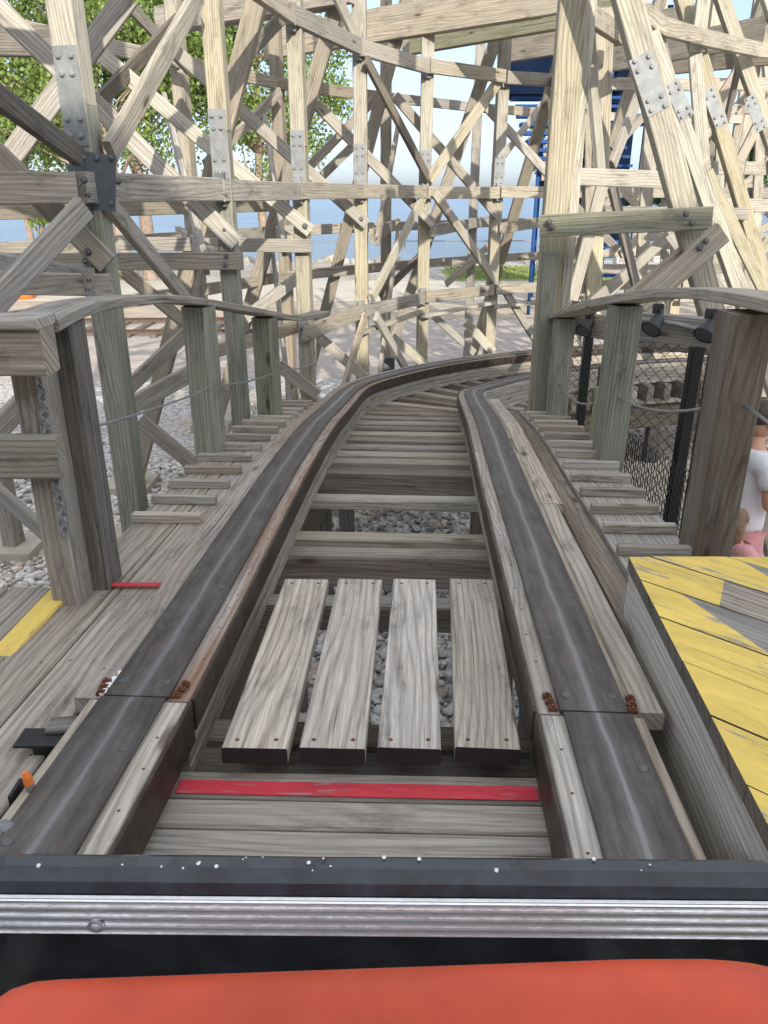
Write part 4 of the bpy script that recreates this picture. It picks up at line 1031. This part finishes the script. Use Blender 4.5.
tree((bx(122, 26), 26), 11, (bx(60, 26), 5.4, 5.2, 3.8), 130, 32000, 'tall leafy shore tree with pale trunk at the far left', seed=2, trunk_r=.24, lean_=-.8)
tree((bx(140, 27.5), 27.5), 10, (bx(150, 27.5), 5.6, 3.2, 3.6), 85, 20000, 'second pale trunk just right of the leftmost shore tree', seed=5, trunk_r=.3)
tree((bx(25, 28), 28), 9, (bx(5, 28), 4.6, 2.6, 3.6), 60, 14000, 'thin shore tree at the left margin behind the first brace', seed=8, trunk_r=.15)
tree((bx(262, 30), 30), 10, (bx(262, 30), 4.7, 3.3, 3.3), 95, 24000, 'round-crowned shore tree seen above the middle left handrail post', seed=12, trunk_r=.22)
tree((bx(548, 32), 32), 5.5, (bx(545, 32), 3.3, .9, 1.6), 20, 2200, 'small slender tree left of the blue stair tower', seed=20, trunk_r=.08)
tree((bx(760, 60), 60), 8, (bx(760, 60), 2.8, 5.5, 2.3), 40, 7000, 'dark distant tree at the right margin', leaf=LD, ls=.4, seed=31, trunk_r=.3)
tree((bx(670, 70), 70), 6, (bx(660, 70), 1.4, 5, 1.6), 30, 4000, 'low distant tree behind the leaning timbers', leaf=LD, ls=.4, seed=33, trunk_r=.3)
t_ = tree((bx(36, 24), 24), 3.6, (bx(34, 24), .75, .75, .75), 12, 900, 'young sapling with light leaves against the lake at left', ls=.15, seed=40, trunk_r=.03)

# ------------------------------------------------------------------ people
skin = simple('skin', (.58,.31,.21), .55, 0, .08, 20); hairm = simple('dark_brown_hair', (.045,.026,.018), .5, 0, .4, 60, .4); hair2 = simple('light_brown_hair', (.22,.13,.075), .5, 0, .5, 50, .4)
shirtm = simple('white_cotton', (.78,.78,.80), .85, 0, .10, 9, 1.0); pink = simple('pink_cotton', (.68,.33,.33), .85, 0, .15, 12, .1)
eyem = simple('eye', (.03,.02,.02), .2, 0, 0, 5); brow = hairm
def skinned(name, verts, edges, radii, mat, parent, sub=2, smooth=True):
    me = bpy.data.meshes.new(name); loc = base_loc(parent)
    me.from_pydata([Vector(v) for v in verts], edges, []); me.update()
    o = bpy.data.objects.new(name, me); C.objects.link(o); o.parent = parent
    md = o.modifiers.new('skin', 'SKIN'); md.use_smooth_shade = True
    for i, r_ in enumerate(radii):
        sv = me.skin_vertices[0].data[i]; sv.radius = r_ if isinstance(r_, tuple) else (r_, r_)
    me.skin_vertices[0].data[0].use_root = True
    ss = o.modifiers.new('sub', 'SUBSURF'); ss.levels = sub; ss.render_levels = sub
    me.materials.append(mat); return o
def ellip(par, name, c, r, mat, rot=None, jit=0, seg=18, ring=12, cut=None):
    vs = []; fs = []
    for i in range(ring+1):
        ph = math.pi*i/ring
        for k in range(seg):
            th = 2*math.pi*k/seg; q = Vector((math.sin(ph)*math.cos(th)*r[0], math.sin(ph)*math.sin(th)*r[1], math.cos(ph)*r[2]))
            if cut: q = cut(q)
            if rot: q = rot @ q
            vs.append(Vector(c) + q)
    fs = [(i*seg+k, i*seg+(k+1) % seg, (i+1)*seg+(k+1) % seg, (i+1)*seg+k) for i in range(ring) for k in range(seg)]
    m = M(); bl = base_loc(par); m.add([v+bl for v in vs], fs, sm=True); return m.build(name, mat, par)
def person(loc, rz, hgt, lab, hairmat, shirt, shorts, longhair=False, bend=0, arm='phone'):
    t = thing('person', lab, 'person', loc, rz=rz); k = hgt/1.78
    # local frame: faces +y
    S_ = lambda x, y, z: (x*k, y*k, z*k)
    V = [S_(0,0,.95), S_(0,0,1.12), S_(0,.005,1.30), S_(0,0,1.43), S_(0,.0,1.50), S_(0,.015,1.56),
         S_(-.10,0,.90), S_(-.11,.02,.50), S_(-.11,-.01,.09), S_(-.115,.12,.035), S_(.10,0,.90), S_(.11,.05,.50), S_(.11,.0,.09), S_(.115,.13,.035),
         S_(-.185,0,1.41), S_(-.235,-.01,1.13), S_(-.17,.22,1.10), S_(-.13,.29,1.12), S_(.185,0,1.41), S_(.235,0,1.13), S_(.15,.23,1.11), S_(.11,.30,1.13)]
    E_ = [(0,1),(1,2),(2,3),(3,4),(4,5),(0,6),(6,7),(7,8),(8,9),(0,10),(10,11),(11,12),(12,13),(3,14),(14,15),(15,16),(16,17),(3,18),(18,19),(19,20),(20,21)]
    rd = [(.11,.08),(.10,.075),(.115,.08),(.075,.06),.052,.05,.088,.058,.038,.035,.088,.058,.038,.035,.055,.042,.027,.024,.055,.042,.027,.024]
    rd = [tuple(q*k for q in r_) if isinstance(r_, tuple) else r_*k for r_ in rd]
    skinned('body', V, E_, rd, skin, t)
    # head with face
    hc = S_(0, .025, 1.655)
    def hd(q):
        z = q.z/(.115*k)
        if z < 0: q.x *= 1 - .30*(z*z); q.y *= 1 - .12*z*z
        return q
    h_ = ellip(t, 'head', hc, (.075*k, .095*k, .118*k), skin, cut=hd)
    ellip(t, 'nose', S_(0, .122, 1.645), (.013*k, .022*k, .026*k), skin, seg=10, ring=8)
    for s_ in (-1, 1):
        ellip(t, 'ear', S_(.076*s_, .015, 1.65), (.010*k, .020*k, .032*k), skin, seg=10, ring=8)
        ellip(t, 'eye', S_(.030*s_, .107, 1.672), (.013*k, .008*k, .006*k), eyem, seg=8, ring=6)
        ellip(t, 'eyebrow', S_(.031*s_, .110, 1.690), (.018*k, .006*k, .004*k), hairmat, seg=8, ring=6)
    ellip(t, 'mouth', S_(0, .111, 1.600), (.022*k, .007*k, .006*k), simple('lips', (.42,.16,.13), .5, 0, 0, 5), seg=10, ring=6)
    def hcut(q):
        if longhair and q.y > .07*k: q.y = .07*k
        if not longhair and q.y > .045*k and q.z < .065*k: q.y = .045*k - (q.y-.045*k)*.3
        if q.z < -.03*k and not longhair: q.z = -.03*k + (q.z+.03*k)*.35; 
        q += q.normalized()*.006*k*noise.noise(q*70)
        return q
    ellip(t, 'hair', S_(0, .006, 1.685), (.083*k, .105*k, .106*k), hairmat, cut=hcut, seg=32, ring=24)
    if longhair: ellip(t, 'hair', S_(0, -.035, 1.58), (.095*k, .085*k, .19*k), hairmat, seg=24, ring=18)
    # shirt
    Vs = [S_(0,0,.80), S_(0,0,1.0), S_(0,.005,1.18), S_(0,.0,1.34), S_(0,0,1.435), S_(0,.005,1.475), S_(-.185,0,1.41), S_(-.225,-.005,1.24), S_(.185,0,1.41), S_(.225,0,1.24)]
    rs = [(.175,.145),(.168,.135),(.170,.135),(.185,.138),(.135,.105),(.070,.065),(.085,.085),(.080,.080),(.085,.085),(.080,.080)]
    skinned('shirt', Vs, [(0,1),(1,2),(2,3),(3,4),(4,5),(4,6),(6,7),(4,8),(8,9)], [tuple(q*k for q in r_) for r_ in rs], shirt, t)
    Vp = [S_(0,0,.98), S_(-.10,0,.84), S_(-.115,.02,.52), S_(.10,0,.84), S_(.115,.04,.52)]
    skinned('shorts', Vp, [(0,1),(1,2),(0,3),(3,4)], [tuple(q*k for q in r_) for r_ in [(.14,.12),(.11,.11),(.098,.098),(.11,.11),(.098,.098)]], shorts, t)
    for s_ in (-1, 1):                                     # hands with five fingers round the phone
        bxh = .13*s_ if s_ < 0 else .11
        p = Vector(S_(bxh, .30, 1.125)); ed_ = []; vv = [p, p + Vector(S_(0, .045, .01)), p + Vector(S_(0, .08, .015))]; rr_ = [.024*k, .03*k, .022*k]; ed_ = [(0, 1), (1, 2)]
        skinned('hand', vv, ed_, [(r_*.7, r_) for r_ in rr_], skin, t, 1)
        for f in range(4):
            fx = (f-1.5)*.019; a = p + Vector(S_(fx, .08, .018)); L_ = [.030, .034, .031, .024][f]
            skinned('finger', [a, a+Vector(S_(-.1*fx, L_, .008)), a+Vector(S_(-s_*.02, L_*1.5, .026)), a+Vector(S_(-s_*.032, L_*1.3, .045))], [(0,1),(1,2),(2,3)], [.009*k, .0085*k, .008*k, .007*k], skin, t, 1)
        a = p + Vector(S_(-s_*.025, .03, .015)); skinned('thumb', [a, a+Vector(S_(-s_*.018, .03, .02)), a+Vector(S_(-s_*.014, .055, .04))], [(0,1),(1,2)], [.011*k, .010*k, .008*k], skin, t, 1)
        m = M(); bl = base_loc(t)
        m.box(bl + Vector(S_(.112*s_, .05, .035)), (.10*k, .27*k, .07*k)); m.build('shoe', MT['white'], t)
    return t
man = person((2.41, 4.75, GZ), -R(80), 1.76, 'man in white t-shirt and pink shorts holding a phone beyond the right post', hairm, shirtm, pink)
ph = M().box((2.41+.36, 4.75+.14, GZ+1.18), (.012, .075, .15), rz=.2).build('phone', MT['blackp']); tag(ph, 'black mobile phone in the hands of the man in white', 'phone')
kid = person((2.19, 4.35, GZ), -R(60), 1.18, 'child with long light brown hair standing in front of the man', hair2, pink, pink, longhair=True)

# ------------------------------------------------------------------ station building behind the camera (casts the shade over the near track)
st = thing('station_building', 'timber station building standing behind the train', 'building', (0, -8, GZ))
m = M(); m.box((-1.5, -8.6, (GZ+5.75)/2), (19, 4.0, 5.75-GZ)); m.build('wall', W['tan'], st)
m = M()
vs = [(-11.3, -6.3, 5.70), (8.3, -6.3, 5.70), (8.3, -8.6, 6.9), (-11.3, -8.6, 6.9), (-11.3, -10.9, 5.70), (8.3, -10.9, 5.70)]
m.add(vs, [(0, 1, 2, 3), (3, 2, 5, 4), (0, 3, 4), (1, 5, 2), (0, 4, 5, 1)]); m.build('roof', MT['galv_dark'], st)

# ------------------------------------------------------------------ camera, light, world
cam = bpy.data.cameras.new('camera'); co = bpy.data.objects.new('camera', cam); C.objects.link(co)
cam.sensor_fit = 'VERTICAL'; cam.sensor_height = 36; cam.sensor_width = 27; cam.lens = 36*FP/1024
cam.clip_start = .02; cam.clip_end = 20000
co.location = (0, 0, H); co.rotation_euler = (R(90)-PIT, 0, 0)
bpy.context.scene.camera = co
SEL, SAZ = R(23), R(14)        # elevation; the sun stands behind the camera, a little to the right
sun = bpy.data.lights.new('sun', 'SUN'); so = bpy.data.objects.new('sun', sun); C.objects.link(so)
sun.energy = 3.0; sun.angle = R(.6); sun.color = (1, .925, .80)
dirv = Vector((math.sin(SAZ)*math.cos(SEL), -math.cos(SAZ)*math.cos(SEL), math.sin(SEL)))
so.rotation_euler = dirv.to_track_quat('Z', 'Y').to_euler(); so.location = dirv*30
w = bpy.data.worlds.new('World'); bpy.context.scene.world = w; w.use_nodes = True
nt = w.node_tree; bg = nt.nodes['Background']; sky = nt.nodes.new('ShaderNodeTexSky'); sky.sky_type = 'NISHITA'; sky.sun_disc = False
sky.sun_elevation = SEL; sky.sun_rotation = math.atan2(dirv.x, dirv.y); sky.air_density = 1.0; sky.dust_density = 1.2; sky.ozone_density = 1.2; sky.altitude = 0
hs = N(nt, 'ShaderNodeHueSaturation'); hs.inputs['Saturation'].default_value = .62; nt.links.new(sky.outputs[0], hs.inputs['Color']); tcw = N(nt, 'ShaderNodeTexCoord'); sz = N(nt, 'ShaderNodeSeparateXYZ'); nt.links.new(tcw.outputs['Generated'], sz.inputs[0])
low = mixc(nt, 1, hs.outputs[0], ramp(nt, sz.outputs['Z'], [(0, (.50,.57,.74)), (.22, (.56,.62,.75)), (.55, (1,1,1))]), 'MULTIPLY')
vm = mixc(nt, 1, ramp(nt, sz.outputs['Z'], [(.20, (0,0,0)), (.62, (1,.945,.86))]), (2.25, 2.25, 2.25), 'MULTIPLY')  # veil glow added high in the sky, above view, to fill the shaded foreground
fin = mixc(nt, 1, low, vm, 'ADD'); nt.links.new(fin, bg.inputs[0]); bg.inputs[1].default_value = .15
vs_ = bpy.context.scene.view_settings; vs_.view_transform = 'Standard'; vs_.look = 'None'; vs_.gamma = 1; vs_.exposure = 1.0; vs_.use_curve_mapping = False
